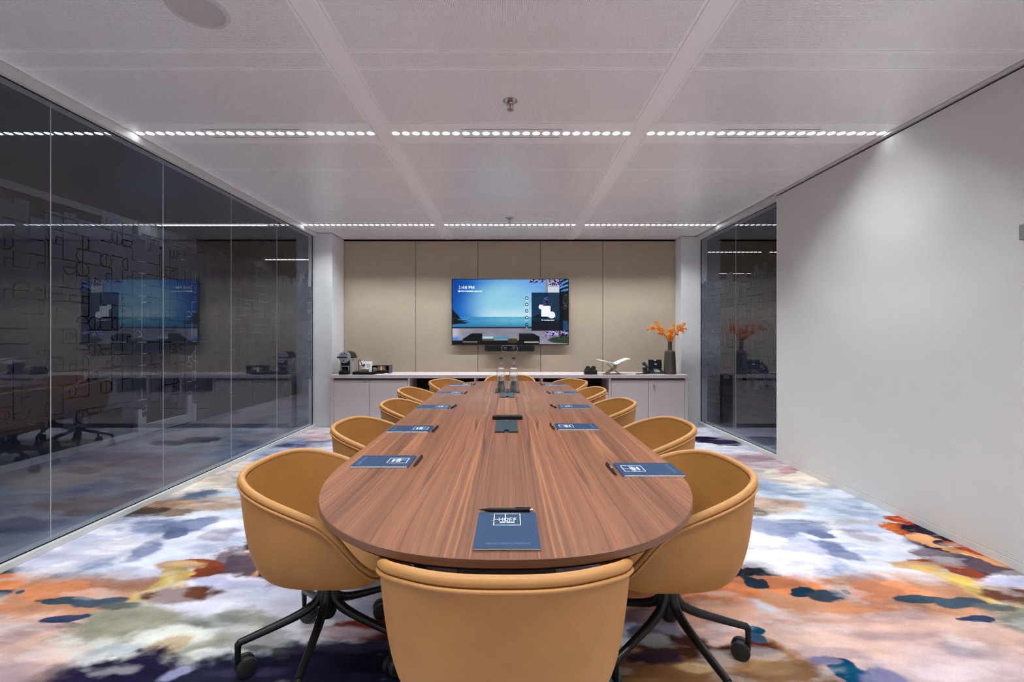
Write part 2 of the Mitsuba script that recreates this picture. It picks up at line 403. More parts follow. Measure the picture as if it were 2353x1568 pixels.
def f_carpet(p, n, uv):
    P = 3.96
    x, y = p.x, p.y
    w1x, w1y = fbm(x * 2.6, y * 4.4, 0, 3) - .5, fbm(x * 2.6, y * 4.4, 7, 3) - .5
    w2x, w2y = fbm(x * 8, y * 11, 3, 4) - .5, fbm(x * 8, y * 11, 5, 4) - .5
    w3x, w3y = fbm(x * 34, y * 44, 13, 3) - .5, fbm(x * 34, y * 44, 15, 3) - .5
    WX, WY = .10 * w1x + .13 * w2x + .050 * w3x, .08 * w1y + .10 * w2y + .036 * w3y
    tex = fbm(x * 13, y * 17, 19, 4) - .5
    big = fbm(x * 1.3, y * 2.6, 2, 4)
    c = mix((.56, .50, .60), (.66, .66, .74), smoothstep(.35, .65, big))
    c = mix(c, (.30, .33, .44), .8 * smoothstep(.55, .68, fbm(x * 1.1 + 9, y * 3.2, 4, 4)))
    c = mix(c, (.72, .58, .50), .7 * smoothstep(.56, .66, fbm(x * 1.0 + 31, y * 2.6, 6, 3)))
    for (cx, cy, a, b, rot, s, r, g, bl) in BLOBS:
        k = min(1.0, max(.30, min(a, b) / .13))
        dx = x + k * WX - cx
        dx = dx - P * dr.round(dx / P)
        dy = y + k * WY - cy
        co, si = math.cos(rot), math.sin(rot)
        u, v = (dx * co + dy * si) / a, (dy * co - dx * si) / b
        d = dr.sqrt(u * u + v * v) + min(.65, max(.12, .055 / min(a, b))) * tex
        c = mix(c, (r, g, bl), smoothstep(1 + s * .8, 1 - s, d))
    c = c * (.62 + .42 * mi.luminance(c))
    st = fbm(x * 7, y * 13, 11, 5)
    c = c * (.60 + .62 * st)
    c = mix(c, c * mi.Color3f(.62, .66, .78), .8 * smoothstep(.50, .66, fbm(x * 4, y * 8, 29, 5)))
    c = mix(c, mi.Color3f(.80, .78, .80), .22 * smoothstep(.55, .72, fbm(x * 5, y * 12, 37, 5)))
    return dr.clip(c * (.93 + .14 * noise(x * 420, y * 420, 0)), 0.0, .9)
matte('m_carpet', proc(f_carpet))
def f_corridor_floor(p, n, uv):
    a = fbm(p.x * 2.2, p.y * 1.1, 1, 4)
    c = mix((.17, .185, .23), (.36, .36, .42), smoothstep(.35, .65, a))
    return mix(c, (.38, .27, .30), .7 * smoothstep(.55, .68, fbm(p.x * 1.5 + 5, p.y * .8, 3, 3)))
matte('m_corridor_floor', proc(f_corridor_floor))

# walnut veneer, book-matched about the table's axis
def f_wood(p, n, uv):
    x, y = dr.abs(p.x + .008), p.y
    w = .050 * (fbm(x * 3.0, y * .9, 0, 3) - .5) + .016 * (fbm(x * 9, y * 2.6, 4, 3) - .5)
    s = x + w * smoothstep(.03, .22, x)
    kn = mi.Float(0.0)
    for (kx, ky, rx, ry, A) in ((.180, 3.20, .055, .17, .050), (.175, 2.86, .06, .14, .055), (.42, 3.35, .05, .25, .05), (.16, 3.75, .04, .16, .03), (.33, 4.3, .05, .2, .03)):
        d2 = dr.square((x - kx) / rx) + dr.square((y - ky) / ry)
        s = s + .6 * A * dr.exp(-d2 * .7)
        kn = dr.maximum(kn, dr.exp(-d2 * .5))
    band = fbm(s * 15, y * .16, 2, 2)
    fine = fbm(s * 120, y * 1.3, 1, 3)
    c = mix((.150, .064, .036), (.262, .122, .068), .5 * smoothstep(.25, .75, band) + .5 * smoothstep(.2, .8, fine))
    def vein(f, o, w): return smoothstep(w, 0, dr.abs(noise(s * f + .35 * (fbm(x * 30, y * 3, o, 2) - .5), y * .22, o) - .5))
    c = mix(c, (.37, .180, .088), .85 * vein(34, 5, .085) * smoothstep(.42, .6, fbm(s * 8, y * .3, 21, 2)))
    c = mix(c, (.062, .026, .019), .75 * vein(30, 12, .050) * smoothstep(.40, .6, fbm(s * 9, y * .3, 23, 2)))
    c = mix(c, (.080, .034, .024), .6 * vein(52, 15, .04))
    big = fbm(x * 2.2, y * .7, 9, 2)
    c = mix(c, (.150, .078, .058), .5 * smoothstep(.48, .72, big))
    c = mix(c, (.145, .082, .055), .6 * kn)
    c = c * mi.Color3f(.86, .67, .53)
    pore = noise(s * 800, y * 10, 3)
    return c * (.86 + .26 * pore)
mat('m_walnut', proc(f_wood), .42, .22)
def f_wood_edge(p, n, uv):
    g = fbm(p.x * 6 + p.y * 6, p.z * 260, 1, 3)
    return mix((.12, .045, .022), (.20, .09, .045), g)
mat('m_walnut_edge', proc(f_wood_edge), .45, .4)

# ------------------------------------------------------------------ the room shell
struct('floor', box(XL - .05, XR + .08, YF, YB + .02, -.06, 0), 'm_carpet')
struct('ceiling', box(-2.80, 2.80, YF, YB + .05, H + .07, H + .12), 'm_ceiling')
RIBS = [(-.925, -.807), (.846, .964)]
for x0, x1 in RIBS:
    struct('ceiling__rib', box(x0, x1, YF, YB, H - .001, H + .022, .002), 'm_ceiling')
BAYS = [(-2.60, -.925), (-.807, .846), (.964, 2.63)]
ROWS = [(5.60, 5.91), (3.02, 3.325), (.45, .755), (-2.155, -1.85)]
ys = [YF, -2.155, -1.85, -1.2, -.6, .45, .755, 1.60, 2.257, 2.403, 3.02, 3.325, 3.86, 4.487, 5.087, 5.60, 5.91, YB - .01]
for a, b in zip(ys[:-1], ys[1:]):
    if (a, b) in ROWS: continue
    for x0, x1 in BAYS:
        struct('ceiling__panel', box(x0 + .0015, x1 - .0015, a + .0015, b - .0015, H, H + .02, .0012), 'm_perforated')

# LED strips: a plate with air slots and 24 round lenses; every lens throws a cone of light
RL, N_LED, PITCH = .0255, 24, .0698
def strip_mesh(w, d):
    slots = [sbox(-.345, s * .0625 - .0055, .345, s * .0625 + .0055) for s in (-1, 1)]
    return prism(sbox(-w / 2, -d / 2, w / 2, d / 2).difference(unary_union(slots)), 0, .006)
PLATES = {}
def dome_down(r, h=.0022, n=18):
    a = np.arange(n) * 2 * np.pi / n
    v = np.vstack([np.column_stack([r * np.cos(a), r * np.sin(a), 0 * a]), np.column_stack([.9 * r * np.cos(a), .9 * r * np.sin(a), 0 * a - h]), [(0, 0, -h)]])
    f = []
    for i in range(n):
        j = (i + 1) % n
        f += [(i, j, n + j), (i, n + j, n + i), (n + i, n + j, 2 * n)]
    m = trimesh.Trimesh(v, f, process=False)
    if m.face_normals[2][2] > 0: m.invert()
    return m
lens = mikit.ply(dome_down(RL), 'm_white', False)
lens['emitter'] = {'type': 'area', 'radiance': rgb([LED * t for t in LED_TINT]), 'sampling_weight': .08}
ROWNAME = ['farther row of LED lights nearest the screen wall', 'nearer row of LED lights in the mid ceiling', 'row of LED lights overhead outside the picture', 'row of LED lights at the room entrance']
BAYNAME = ['left bay by the glass', 'centre bay', 'right bay by the wall']
for r, (a, b) in enumerate(ROWS):
    for k, (x0, x1) in enumerate(BAYS):
        w, d = x1 - x0 - .003, b - a - .003
        key = (round(w, 3), round(d, 3))
        if key not in PLATES:
            PLATES[key] = mikit.ply(strip_mesh(w, d), 'm_ceiling')
        t = numbered('ceiling_light')
        tag(t, f'{ROWNAME[r]}, {BAYNAME[k]}', 'ceiling light', 'LED strips in the ceiling')
        cx, cy = (x0 + x1) / 2, (a + b) / 2
        M = T().translate([cx, cy, H])
        add(t + '__plate', PLATES[key], None, to_world=M)
        add(t + '__slot_backing', mikit.ply(box(-.36, .36, -.075, .075, .025, .03), 'm_dark_gap'), None, to_world=M)
        for i in range(N_LED):
            x = cx + (i - 11.5) * PITCH
            add(t + '__lens', lens, None, to_world=T().translate([x, cy, H - .0003]))
            scene[numbered(t + '__beam')] = {'type': 'spot', 'intensity': rgb([BEAM * q for q in LED_TINT]), 'cutoff_angle': 60.0, 'beam_width': 46.0,
                                             'to_world': T().look_at(origin=[x, cy, H - .004], target=[x, cy, 0], up=[0, 1, 0])}

# back wall: five fabric panels with dark joints
struct('wall_back', box(-2.80, 2.80, YB + .02, YB + .12, 0, H + .1), 'm_dark_gap')
PX = [-2.395, -1.352, -.444, .469, 1.376, 2.43]
for a, b in zip(PX[:-1], PX[1:]):
    struct('wall_back__panel', box(a + .003, b - .003, YB, YB + .02, .02, H - .022, .002), 'm_panel_fabric')
struct('trim_1', box(-2.72, -2.395, 6.19, YB + .02, 0, H - .006, .003), 'm_column')
struct('trim_2', box(2.43, 2.80, 6.40, YB + .02, 0, H - .006, .003), 'm_column')
# right wall, its shadow gap, edge profile and flush baseboard
YC = 4.507
struct('wall_right', box(2.655, 2.80, YF, YC, .05, H - .028, .001), 'm_wall')
struct('wall_right__shadow_gap', box(2.675, 2.80, YF, YC - .002, H - .028, H + .05), 'm_dark_gap')
struct('trim_3', box(2.632, 2.70, YF, YC, H - .014, H + .03, .002), 'm_white_trim')
struct('baseboard_right', box(2.653, 2.80, YF, YC, 0, .048, .0015), 'm_wall')
struct('wall_behind', box(-2.8, 2.8, YF - .1, YF, 0, H + .1), 'm_wall')

# glazing: sheets of glass with a cut film behind them
FW = .0068
def film_region(y0, y1, seed, zlo=.74, zhi=1.95):
    """The frosted film of one pane: stepped outline, cut through by a net of lines, circles and arcs. In (y, z)."""
    r = random.Random(seed); m = .0833
    cols, lines = [], []
    n = int(math.ceil((y1 - y0) / m))
    for i in range(n):
        a, b = y0 + i * m, min(y1, y0 + (i + 1) * m)
        hi = zhi + r.choice((-.06, 0, 0, .02, .06)); lo = zlo + r.choice((-.10, -.04, 0, 0, .04))
        cols.append(sbox(a, lo, b + 1e-4, hi))
        if r.random() < .18: cols.append(Point((a + b) / 2, hi).buffer((b - a) / 2, 8))
        if r.random() < .14: cols.append(Point((a + b) / 2, lo).buffer((b - a) / 2, 8))
    film = unary_union(cols)
    rows = int((zhi - zlo) / m) + 4
    for i in range(n + 1):
        for j in range(rows):
            y, z = y0 + i * m, zlo - .14 + j * m
            if r.random() < .62: lines.append(LineString([(y, z), (y + m, z)]))
            if r.random() < .55: lines.append(LineString([(y, z), (y, z + m)]))
            q = r.random()
            if q < .07:
                R = m * r.choice((.5, .28)); c = Point(y + m / 2, z + m / 2)
                lines += [c.buffer(R, 8).exterior, LineString([(c.x, c.y - R), (c.x, c.y + R)])]
            elif q < .16:
                s, c = r.choice((0, 90, 180, 270)), (y + m / 2, z + m / 2)
                arc = [(c[0] + m / 2 * math.cos(math.radians(s + t)), c[1] + m / 2 * math.sin(math.radians(s + t))) for t in range(0, 181, 15)]
                lines += [LineString(arc), LineString([arc[0], arc[-1]])]
            elif q < .24:
                lines.append(LineString([(y + m / 2, z), (y + m / 2, z + m / 2), (y + m, z + m / 2)]))
    cut = unary_union([l.buffer(FW / 2, cap_style='flat') for l in lines])
    g = film.intersection(sbox(y0 + .004, 0, y1 - .004, 3)).difference(cut)
    return [p for p in getattr(g, 'geoms', [g]) if p.area > 2e-5]
def upright(polys, x0, x1):
    """Polygons in (y, z), extruded from x0 to x1."""
    m = cat(*[trimesh.creation.extrude_polygon(p, x1 - x0, engine='earcut') for p in polys])
    v = np.array(m.vertices)
    return trimesh.Trimesh(np.stack([x0 + v[:, 2], v[:, 0], v[:, 1]], 1), m.faces, process=False)
def sheet(x, y0, y1, z0, z1):
    return trimesh.Trimesh([(x, y0, z0), (x, y1, z0), (x, y1, z1), (x, y0, z1)], [(0, 1, 2), (0, 2, 3)], process=False)
mat('m_glass_edge', (.42, .44, .47), .25, .5)
def glazing(wall, x, joints, s, z0, z1, seed, kw={}):
    """s = +1: the room lies on the +x side of the sheet."""
    for k, (a, b) in enumerate(zip(joints[:-1], joints[1:])):
        pane = struct(wall + '__pane', sheet(x, a + .002, b - .002, z0, z1), 'm_pane')
        lo, hi = sorted((x - s * .0100, x - s * .0095))
        add(pane + '__film', upright(film_region(a, b, seed + k, **kw), lo, hi), 'm_film')
        if k: struct(wall + '__joint', box(x - .0022, x + .0022, a - .0013, a + .0013, z0, z1), 'm_glass_edge')
    for z in (z0, z1): struct(wall + '__gasket', box(x - .004, x + .004, joints[0], joints[-1], z - .0018, z + .0018), 'm_black_trim')
    for y in (joints[0], joints[-1]): struct(wall + '__gasket', box(x - .005, x + .005, y - .004, y + .004, z0, z1), 'm_black_trim')

ZG0, ZG1 = .042, 2.580
struct('wall_left', cat(box(-2.72, -2.615, YF, 6.19, 0, ZG0 - .003, .002), box(-2.72, -2.602, YF, 6.19, ZG1 + .003, H + .03, .002)), 'm_white_trim')
glazing('wall_left', XL, [2.625 + .855 * k for k in range(-5, 4)] + [6.13], 1, ZG0, ZG1, 11)
struct('wall_right_glazed', cat(box(2.665, 2.80, YC, 6.40, 0, ZG0 - .003, .002), box(2.645, 2.80, YC, 6.40, ZG1 + .003, H + .03, .002)), 'm_white_trim')
glazing('wall_right_glazed', 2.705, [YC + .012, 5.41, 6.385], -1, ZG0, ZG1, 71)

# the corridor and the dark room beyond the glass wall on the left
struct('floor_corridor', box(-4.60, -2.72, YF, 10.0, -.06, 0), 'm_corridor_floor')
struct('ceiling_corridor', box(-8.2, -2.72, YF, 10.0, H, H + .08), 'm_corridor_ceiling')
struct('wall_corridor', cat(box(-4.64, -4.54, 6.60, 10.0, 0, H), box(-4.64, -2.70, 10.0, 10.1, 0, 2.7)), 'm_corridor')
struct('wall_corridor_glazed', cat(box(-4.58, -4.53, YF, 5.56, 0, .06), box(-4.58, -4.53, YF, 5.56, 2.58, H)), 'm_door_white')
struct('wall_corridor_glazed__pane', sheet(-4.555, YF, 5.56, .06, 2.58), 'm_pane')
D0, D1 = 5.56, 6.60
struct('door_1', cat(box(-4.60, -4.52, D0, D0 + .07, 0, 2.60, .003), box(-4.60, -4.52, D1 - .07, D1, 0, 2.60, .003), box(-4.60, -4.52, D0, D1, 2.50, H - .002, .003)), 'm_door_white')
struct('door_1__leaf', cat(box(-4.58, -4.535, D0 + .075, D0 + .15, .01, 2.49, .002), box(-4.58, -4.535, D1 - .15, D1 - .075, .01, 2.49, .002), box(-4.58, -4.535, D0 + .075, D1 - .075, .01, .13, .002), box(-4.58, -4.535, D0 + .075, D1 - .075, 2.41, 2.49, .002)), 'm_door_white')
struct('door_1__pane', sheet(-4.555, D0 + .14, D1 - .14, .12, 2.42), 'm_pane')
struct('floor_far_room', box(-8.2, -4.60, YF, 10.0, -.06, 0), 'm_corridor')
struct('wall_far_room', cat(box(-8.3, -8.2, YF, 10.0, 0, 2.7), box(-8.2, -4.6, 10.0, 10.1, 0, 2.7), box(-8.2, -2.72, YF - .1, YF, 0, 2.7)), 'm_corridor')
sp = lathe([(0, H - .001), (.11, H - .001), (.12, H - .010), (.115, H - .020), (.0, H - .024)], 28)
t = add('ceiling_lamp', moved(sp, -3.60, 6.62, 0), 'm_black_plastic', 30)
tag(t, 'dark round unlit ceiling lamp in the corridor beyond the left glass', 'ceiling lamp')

for y, k, nm in ((8.33, .6, 'row of lights at the far end of the corridor behind the left glass'), (5.757, .3, 'row of lights over the white framed door in the corridor')):
    t = numbered('corridor_light'); tag(t, nm, 'ceiling light', 'LED strips in the corridor')
    add(t + '__plate', box(-4.50, -2.90, y - .1, y + .1, H - .003, H + .0005), 'm_white_trim')
    for i in range(20):
        x = -4.42 + i * PITCH
        add(t + '__lens', lens, None, to_world=T().translate([x, y, H - .0035]))
        scene[numbered(t + '__beam')] = {'type': 'spot', 'intensity': rgb([k * BEAM * q for q in LED_TINT]), 'cutoff_angle': 60.0, 'beam_width': 46.0, 'sampling_weight': .4, 'to_world': T().look_at(origin=[x, y, H - .008], target=[x, y, 0], up=[0, 1, 0])}

# the open office beyond the glass on the right
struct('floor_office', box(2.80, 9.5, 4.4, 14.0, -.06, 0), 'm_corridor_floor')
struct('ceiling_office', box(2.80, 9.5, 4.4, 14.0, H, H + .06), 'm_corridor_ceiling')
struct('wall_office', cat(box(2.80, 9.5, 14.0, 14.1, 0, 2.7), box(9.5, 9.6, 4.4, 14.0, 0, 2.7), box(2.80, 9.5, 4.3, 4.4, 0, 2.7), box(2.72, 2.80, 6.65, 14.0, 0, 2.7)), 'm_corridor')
lens_small = mikit.ply(dome_down(.022, .003, 12), 'm_white', False)
lens_small['emitter'] = {'type': 'area', 'radiance': rgb((7, 7, 7)), 'sampling_weight': .1}
for nm, x0, y, n in (('nearer row of small ceiling lights in the office behind the right glass, left run', 3.0, 7.58, 18), ('nearer row of small ceiling lights in the office behind the right glass, right run', 4.38, 7.58, 18), ('farther row of small ceiling lights in the office behind the right glass', 4.75, 10.17, 14)):
    t = numbered('office_light'); tag(t, nm, 'ceiling light', 'LED strips in the office')
    add(t + '__plate', box(x0 - .05, x0 + n * .07, y - .05, y + .05, H - .003, H + .001), 'm_white_trim')
    for i in range(n): add(t + '__lens', lens_small, None, to_world=T().translate([x0 + i * .07, y, H - .004]))
t = numbered('office_bench'); tag(t, 'low dark brown bench in the office behind the right glass', 'bench')
mat('m_bench', (.10, .07, .055), .6, .3)
add(t + '__seat', box(5.2, 6.6, 9.6, 10.2, .06, .32, .02), 'm_bench')
add(t + '__plinth', box(5.26, 6.54, 9.66, 10.14, 0, .06, .004), 'm_black_plastic')

# ------------------------------------------------------------------ sideboard
ZT, YS = .713, 6.085          # worktop height, front edge
sb = 'sideboard'
tag(sb, 'long pale taupe sideboard with doors and open niches below the screen wall', 'sideboard')
SX0, SX1 = -2.385, 2.412
add(sb + '__worktop', box(SX0, SX1, YS, YB - .004, ZT - .042, ZT, .002), 'm_cabinet')
ZB = ZT - .042
add(sb + '__side_panel', box(SX0 + .006, SX0 + .044, YS + .008, YB - .01, 0, ZB, .001), 'm_cabinet')
add(sb + '__side_panel', box(SX1 - .044, SX1 - .006, YS + .008, YB - .01, 0, ZB, .001), 'm_cabinet')
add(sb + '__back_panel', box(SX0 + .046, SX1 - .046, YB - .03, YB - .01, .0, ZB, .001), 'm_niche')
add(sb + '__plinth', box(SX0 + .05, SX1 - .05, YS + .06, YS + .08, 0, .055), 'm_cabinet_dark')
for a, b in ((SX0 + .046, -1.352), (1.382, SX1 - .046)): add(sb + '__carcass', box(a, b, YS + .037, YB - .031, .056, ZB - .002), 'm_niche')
DX = [-1.333, -.892, -.445, .0, .450, .905, 1.362]
for i, x in enumerate(DX):
    add(sb + '__divider', box(x - .014, x + .014, YS + .010, YB - .032, .056, ZB - .002, .001), 'm_cabinet')
for i, (a, b) in enumerate(zip(DX[:-1], DX[1:])):
    add(sb + '__shelf', box(a + .0145, b - .0145, YS + .03, YB - .032, .455, .473, .001), 'm_cabinet')
    for z0, z1 in ((.265, .452), (.06, .262)):
        add(sb + '__drawer', box(a + .018, b - .018, YS + .012, YS + .03, z0 + .003, z1 - .003, .0015), 'm_cabinet')
def cab_door(x0, x1):
    return add(sb + '__door', box(x0 + .0025, x1 - .0025, YS + .012, YS + .032, .06, ZB - .032, .0015), 'm_cabinet')
d1 = cab_door(SX0 + .046, -1.860); cab_door(-1.860, -1.349)
cab_door(1.378, 1.874); d4 = cab_door(1.874, SX1 - .046)
for a, b in ((SX0 + .046, -1.349), (1.378, SX1 - .046)): add(sb + '__door_gap', box(a, b, YS + .033, YS + .036, ZB - .032, ZB - .001), 'm_cabinet_dark')
def lettering(text, h, depth, **kw): return meshkit.text_mesh(text, h, depth, **kw)
def stand(m):      # lettering in xy -> upright on a face that looks towards -y
    v = np.array(m.vertices); return trimesh.Trimesh(np.stack([v[:, 0], -v[:, 2], v[:, 1]], 1), m.faces, process=False)
tx = stand(lettering('minibar', .016, .0006))
add(d1 + '__lettering', moved(tx, -1.972, YS + .0115, ZB - .062), 'm_print_dark', label='dark printed word minibar')
key = cat(cyl((1.95, YS - .004, .575), (1.95, YS + .012, .575), .011, 14), box(1.946, 1.954, YS - .022, YS - .003, .569, .581, .002), box(1.948, 1.956, YS - .024, YS - .019, .505, .572, .002), moved(trimesh.creation.torus(.011, .0022, 16, 8), 1.952, YS - .02, .548, rx=90))
add(d4 + '__lock_with_key', key, 'm_chrome', 30, label='small chrome lock with its key hanging')

# things standing in the niches
t = add('cable_box', cat(box(-.66, -.56, 6.25, 6.33, .4735, .535, .003), box(-.645, -.575, 6.246, 6.25, .49, .52)), 'm_white', 0); tag(t, 'small pale box on the niche shelf behind the far table end, left', 'box')
t = add('power_adapter', cat(box(.50, .56, 6.25, 6.31, .473, .53, .004), tube(bezier([(.56, 6.28, .50), (.62, 6.26, .56), (.66, 6.3, .48), (.72, 6.3, .478)], 14), .004, 6)), 'm_white', 0); tag(t, 'small pale adapter with lead in the niche behind the far table end, right', 'adapter')

# ------------------------------------------------------------------ screen
TX0, TX1, TZ0, TZ1, TY = -.814, .870, 1.107, 1.060 + 1.0, 6.553
tv = 'wall_screen'
tag(tv, 'large flat screen showing a blue sea view, mounted on the panelled wall', 'television')
add(tv + '__housing', box(TX0 + .03, TX1 - .03, TY + .014, TY + .055, TZ0 + .03, TZ1 - .03, .006), 'm_black_plastic')
add(tv + '__wall_mount', box(-.25, .30, TY + .054, YB, 1.35, 1.80, .002), 'm_black_metal')
bz = .0085
fr = sbox(TX0, TZ0, TX1, TZ1).difference(sbox(TX0 + bz, TZ0 + bz * 1.4, TX1 - bz, TZ1 - bz))
m = prism(fr, 0, .016); v = np.array(m.vertices)
add(tv + '__bezel', trimesh.Trimesh(np.stack([v[:, 0], TY + .016 - v[:, 2], v[:, 1]], 1), m.faces[:, ::-1], process=False), 'm_black_plastic')
A0, A1, C0, C1 = TX0 + bz, TX1 - bz, TZ0 + bz * 1.4, TZ1 - bz
def f_screen(p, n, uv):
    u, v = (p.x - A0) / (A1 - A0), (p.z - C0) / (C1 - C0)
    def sm(a, b, x): return smoothstep(a, b, x)
    def rect(x0, x1, y0, y1, e=.004): return sm(x0 - e, x0 + e, u) * sm(x1 + e, x1 - e, u) * sm(y0 - e, y0 + e, v) * sm(y1 + e, y1 - e, v)
    nz = fbm(u * 18, v * 10, 0, 3)
    # sky
    r = dr.sqrt(dr.square((u - .52) / .55) + dr.square((v - .62) / .55))
    c = mix((.33, .62, .76), (.02, .20, .58), sm(.35, 1.05, r + .12 * sm(.45, 0, u)))
    c = mix(c, (.20, .40, .76), sm(.55, .95, v) * sm(.35, .8, u) * .8)
    c = mix(c, (.0, .075, .36), sm(.30, .0, u + .30 * (1 - v)) )
    c = mix(c, (.55, .74, .83), sm(.20, .0, v - .422) * sm(.12, .4, u))
    # sea
    rip = fbm(u * 30, v * 130, 3, 3)
    sea = mix((.10, .38, .56), (.22, .56, .66), rip); sea = mix(sea, (.01, .19, .50), sm(.55, 0, u) * .75)
    sea = mix(sea, (.03, .24, .44), sm(.36, .27, v) * .7)
    c = mix(c, sea, sm(.424, .420, v))
    # rocks on the left
    rock = sm(.0, .012, (.535 - 1.75 * u + .05 * (nz - .5)) - v) * sm(.085, .075, u) * sm(.38, .40, v)
    c = mix(c, (.010, .014, .016), dr.maximum(rock, sm(1.15, .75, dr.sqrt(dr.square(u / .125) + dr.square((v - .345) / .045)) + .9 * (rip - .5)))) 
    # terrace
    ter = mix((.22, .21, .27), (.40, .38, .47), fbm(u * 9, v * 14, 5, 4)); ter = mix(ter, (.62, .62, .72), sm(.10, .0, u) * .7)
    c = mix(c, ter, sm(.245, .240, v)); c = mix(c, (.045, .042, .045), rect(-.1, .70, .243, .268, .004))
    c = mix(c, (.08, .28, .62), rect(-.1, .06, .05, .11, .03))
    c = mix(c, (.012, .012, .012), sm(.07, .045, v + .02 * sm(.75, .9, u)) * sm(.76, .74, u))
    c = mix(c, (.14, .095, .045), rect(.25, .36, .055, .085)); c = mix(c, (.09, .058, .022), rect(.48, .56, .02, .085, .006))
    c = mix(c, (.42, .64, .72), rect(.255, .36, .085, .118)); c = mix(c, (.08, .34, .44), rect(.352, .487, .084, .116))
    s1 = sm(.0, .01, .178 - v) * sm(.082, .095, u - .9 * dr.maximum(v - .08, 0)) * sm(.262, .255, u)
    c = mix(c, mix((.010, .012, .013), (.10, .16, .18), sm(.15, .18, v)), s1 * sm(.02, .03, v))
    s2 = sm(.0, .01, .178 - .9 * dr.maximum(u - .69, 0) - v) * sm(.572, .578, u) * sm(.757, .750, u)
    c = mix(c, mix((.010, .012, .013), (.13, .19, .20), sm(.145, .178, v)), s2 * sm(.02, .03, v))
    c = mix(c, (.55, .50, .45), rect(.62, .745, .022, .040, .003)); c = mix(c, (.65, .65, .66), rect(.09, .215, .031, .037, .002))
    # right side: column, dark planting, flowers
    c = mix(c, (.62, .66, .72), rect(.822, .922, .15, 1.1, .003)); c = mix(c, (.30, .29, .31), rect(.806, .824, .15, 1.1, .003))
    slat = sm(.42, .58, .5 + .5 * dr.sin((v * 1.0 - u * .85) * 95 + 3 * nz))
    c = mix(c, mix((.012, .014, .014), (.09, .34, .72), slat * sm(.80, .84, v)), sm(.922, .928, u) * sm(.02, .1, v))
    spk = noise(u * 260, v * 150, 1)
    c = mix(c, (.55, .62, .50), rect(.94, 1.0, .55, .76, .02) * sm(.80, .9, spk)); c = mix(c, (.02, .09, .20), rect(.94, 1.1, .22, .36, .02))
    fl = sm(.42, .62, noise(u * 120, v * 75, 5))
    mask = dr.maximum(rect(.665, .795, .945, 1.1, .02), dr.maximum(rect(.825, .945, .90, 1.1, .03), rect(.80, 1.02, .12, .215, .025)))
    c = mix(c, mix((.02, .012, .03), mix((.24, .16, .62), (.68, .60, .88), spk), fl), mask * sm(.2, .5, fbm(u * 40, v * 26, 6, 2)))
    c = mix(c, mix((.010, .02, .008), (.07, .13, .07), spk), sm(1.0, .8, dr.sqrt(dr.square((u - .98) / .17) + dr.square((v - .065) / .06))))
    # dark card
    card = rect(.684, .956, .207, .797, .0015)
    c = mix(c, c * mi.Color3f(.03, .085, .14) + mi.Color3f(.001, .002, .006), card)
    isl = sm(.0, .01, .47 + .05 * (nz - .5) - .9 * dr.abs(u - .745) - v) * sm(.40, .41, v) * sm(.67, .68, u) * sm(.80, .78, u)
    c = mix(c, (.010, .010, .014), isl)
    c = mix(c, (.008, .009, .014), card * sm(.40, .34, v) * .8)
    c = mix(c, mix((.05, .04, .14), (.30, .26, .70), spk), card * fl * rect(.79, .825, .58, .74, .012))
    ic = rect(.768, .848, .425, .59, .003)
    ic = dr.maximum(ic, sm(.0205, .0195, dr.sqrt(dr.square(u - .765) + dr.square((v - .575) * .565))))
    ic = dr.maximum(ic, rect(.752, .785, .60, .612, .003) * sm(.5, .7, dr.abs(u - .7685) / .016))
    ic = dr.maximum(ic, sm(.0305, .0295, dr.sqrt(dr.square(u - .858) + dr.square((v - .452) * .565))))
    ic = dr.maximum(ic, rect(.822, .888, .418, .448, .004))
    c = mix(c, (.86, .87, .93), ic)
    for k, vv in enumerate((.712, .612, .513, .413, .298)):
        d = dr.sqrt(dr.square(u - .643) + dr.square((v - vv) * .565))
        c = mix(c, (.008, .03, .13), sm(.0142, .0134, d)); 
        if k < 4: c = mix(c, (.85, .90, .95), sm(.0080, .0072, d))
        else: c = mix(c, (.75, .80, .9), rect(.636, .650, .294, .302, .001))
        c = mix(c, (.88, .92, .95), rect((.634, .625, .634, .627, .634)[k], (.652, .661, .652, .659, .652)[k], vv - .048, vv - .041, .0015) * .9)
    return dr.power(dr.maximum(c, 1e-4), 1.22) * 1.08
scr = trimesh.Trimesh([(A0, TY + .006, C0), (A1, TY + .006, C0), (A1, TY + .006, C1), (A0, TY + .006, C1)], [(0, 1, 2), (0, 2, 3)], process=False)
scene['m_screen'] = {'type': 'twosided', 'bsdf': {'type': 'principled', 'base_color': rgb((.004, .004, .005)), 'roughness': .2, 'specular': .1}}
add(tv + '__display', scr, 'm_screen', False, uv=np.array([(0, 0), (1, 0), (1, 1), (0, 1.0)]), emitter={'type': 'area', 'radiance': proc(f_screen)}, label='lit picture of a blue sea behind a terrace')
def scr_text(text, h, u, v, bold=False):
    m = moved(stand(lettering(text, h, .0006, bold=bold)), A0 + u * (A1 - A0), TY + .0055, C0 + v * (C1 - C0))
    add(tv + '__lettering', m, 'm_white', False, emitter={'type': 'area', 'radiance': rgb((1.0, 1.02, 1.05))})
scr_text('1:48 PM', .042, .052, .855)
scr_text('HOFF Amsterdam Room 3.01', .0165, .070, .810, True)
scr_text('No meetings today', .015, .770, .364, True)
sq = sbox(.050, .806, .064, .830).difference(sbox(.0535, .811, .0585, .825))
m = prism(sq, 0, .0006); v = np.array(m.vertices)
add(tv + '__room_icon', trimesh.Trimesh(np.stack([A0 + v[:, 0] * (A1 - A0), TY + .0055 - v[:, 2], C0 + v[:, 1] * (C1 - C0)], 1), m.faces, process=False), 'm_white', False, emitter={'type': 'area', 'radiance': rgb((1.0, 1.02, 1.05))})

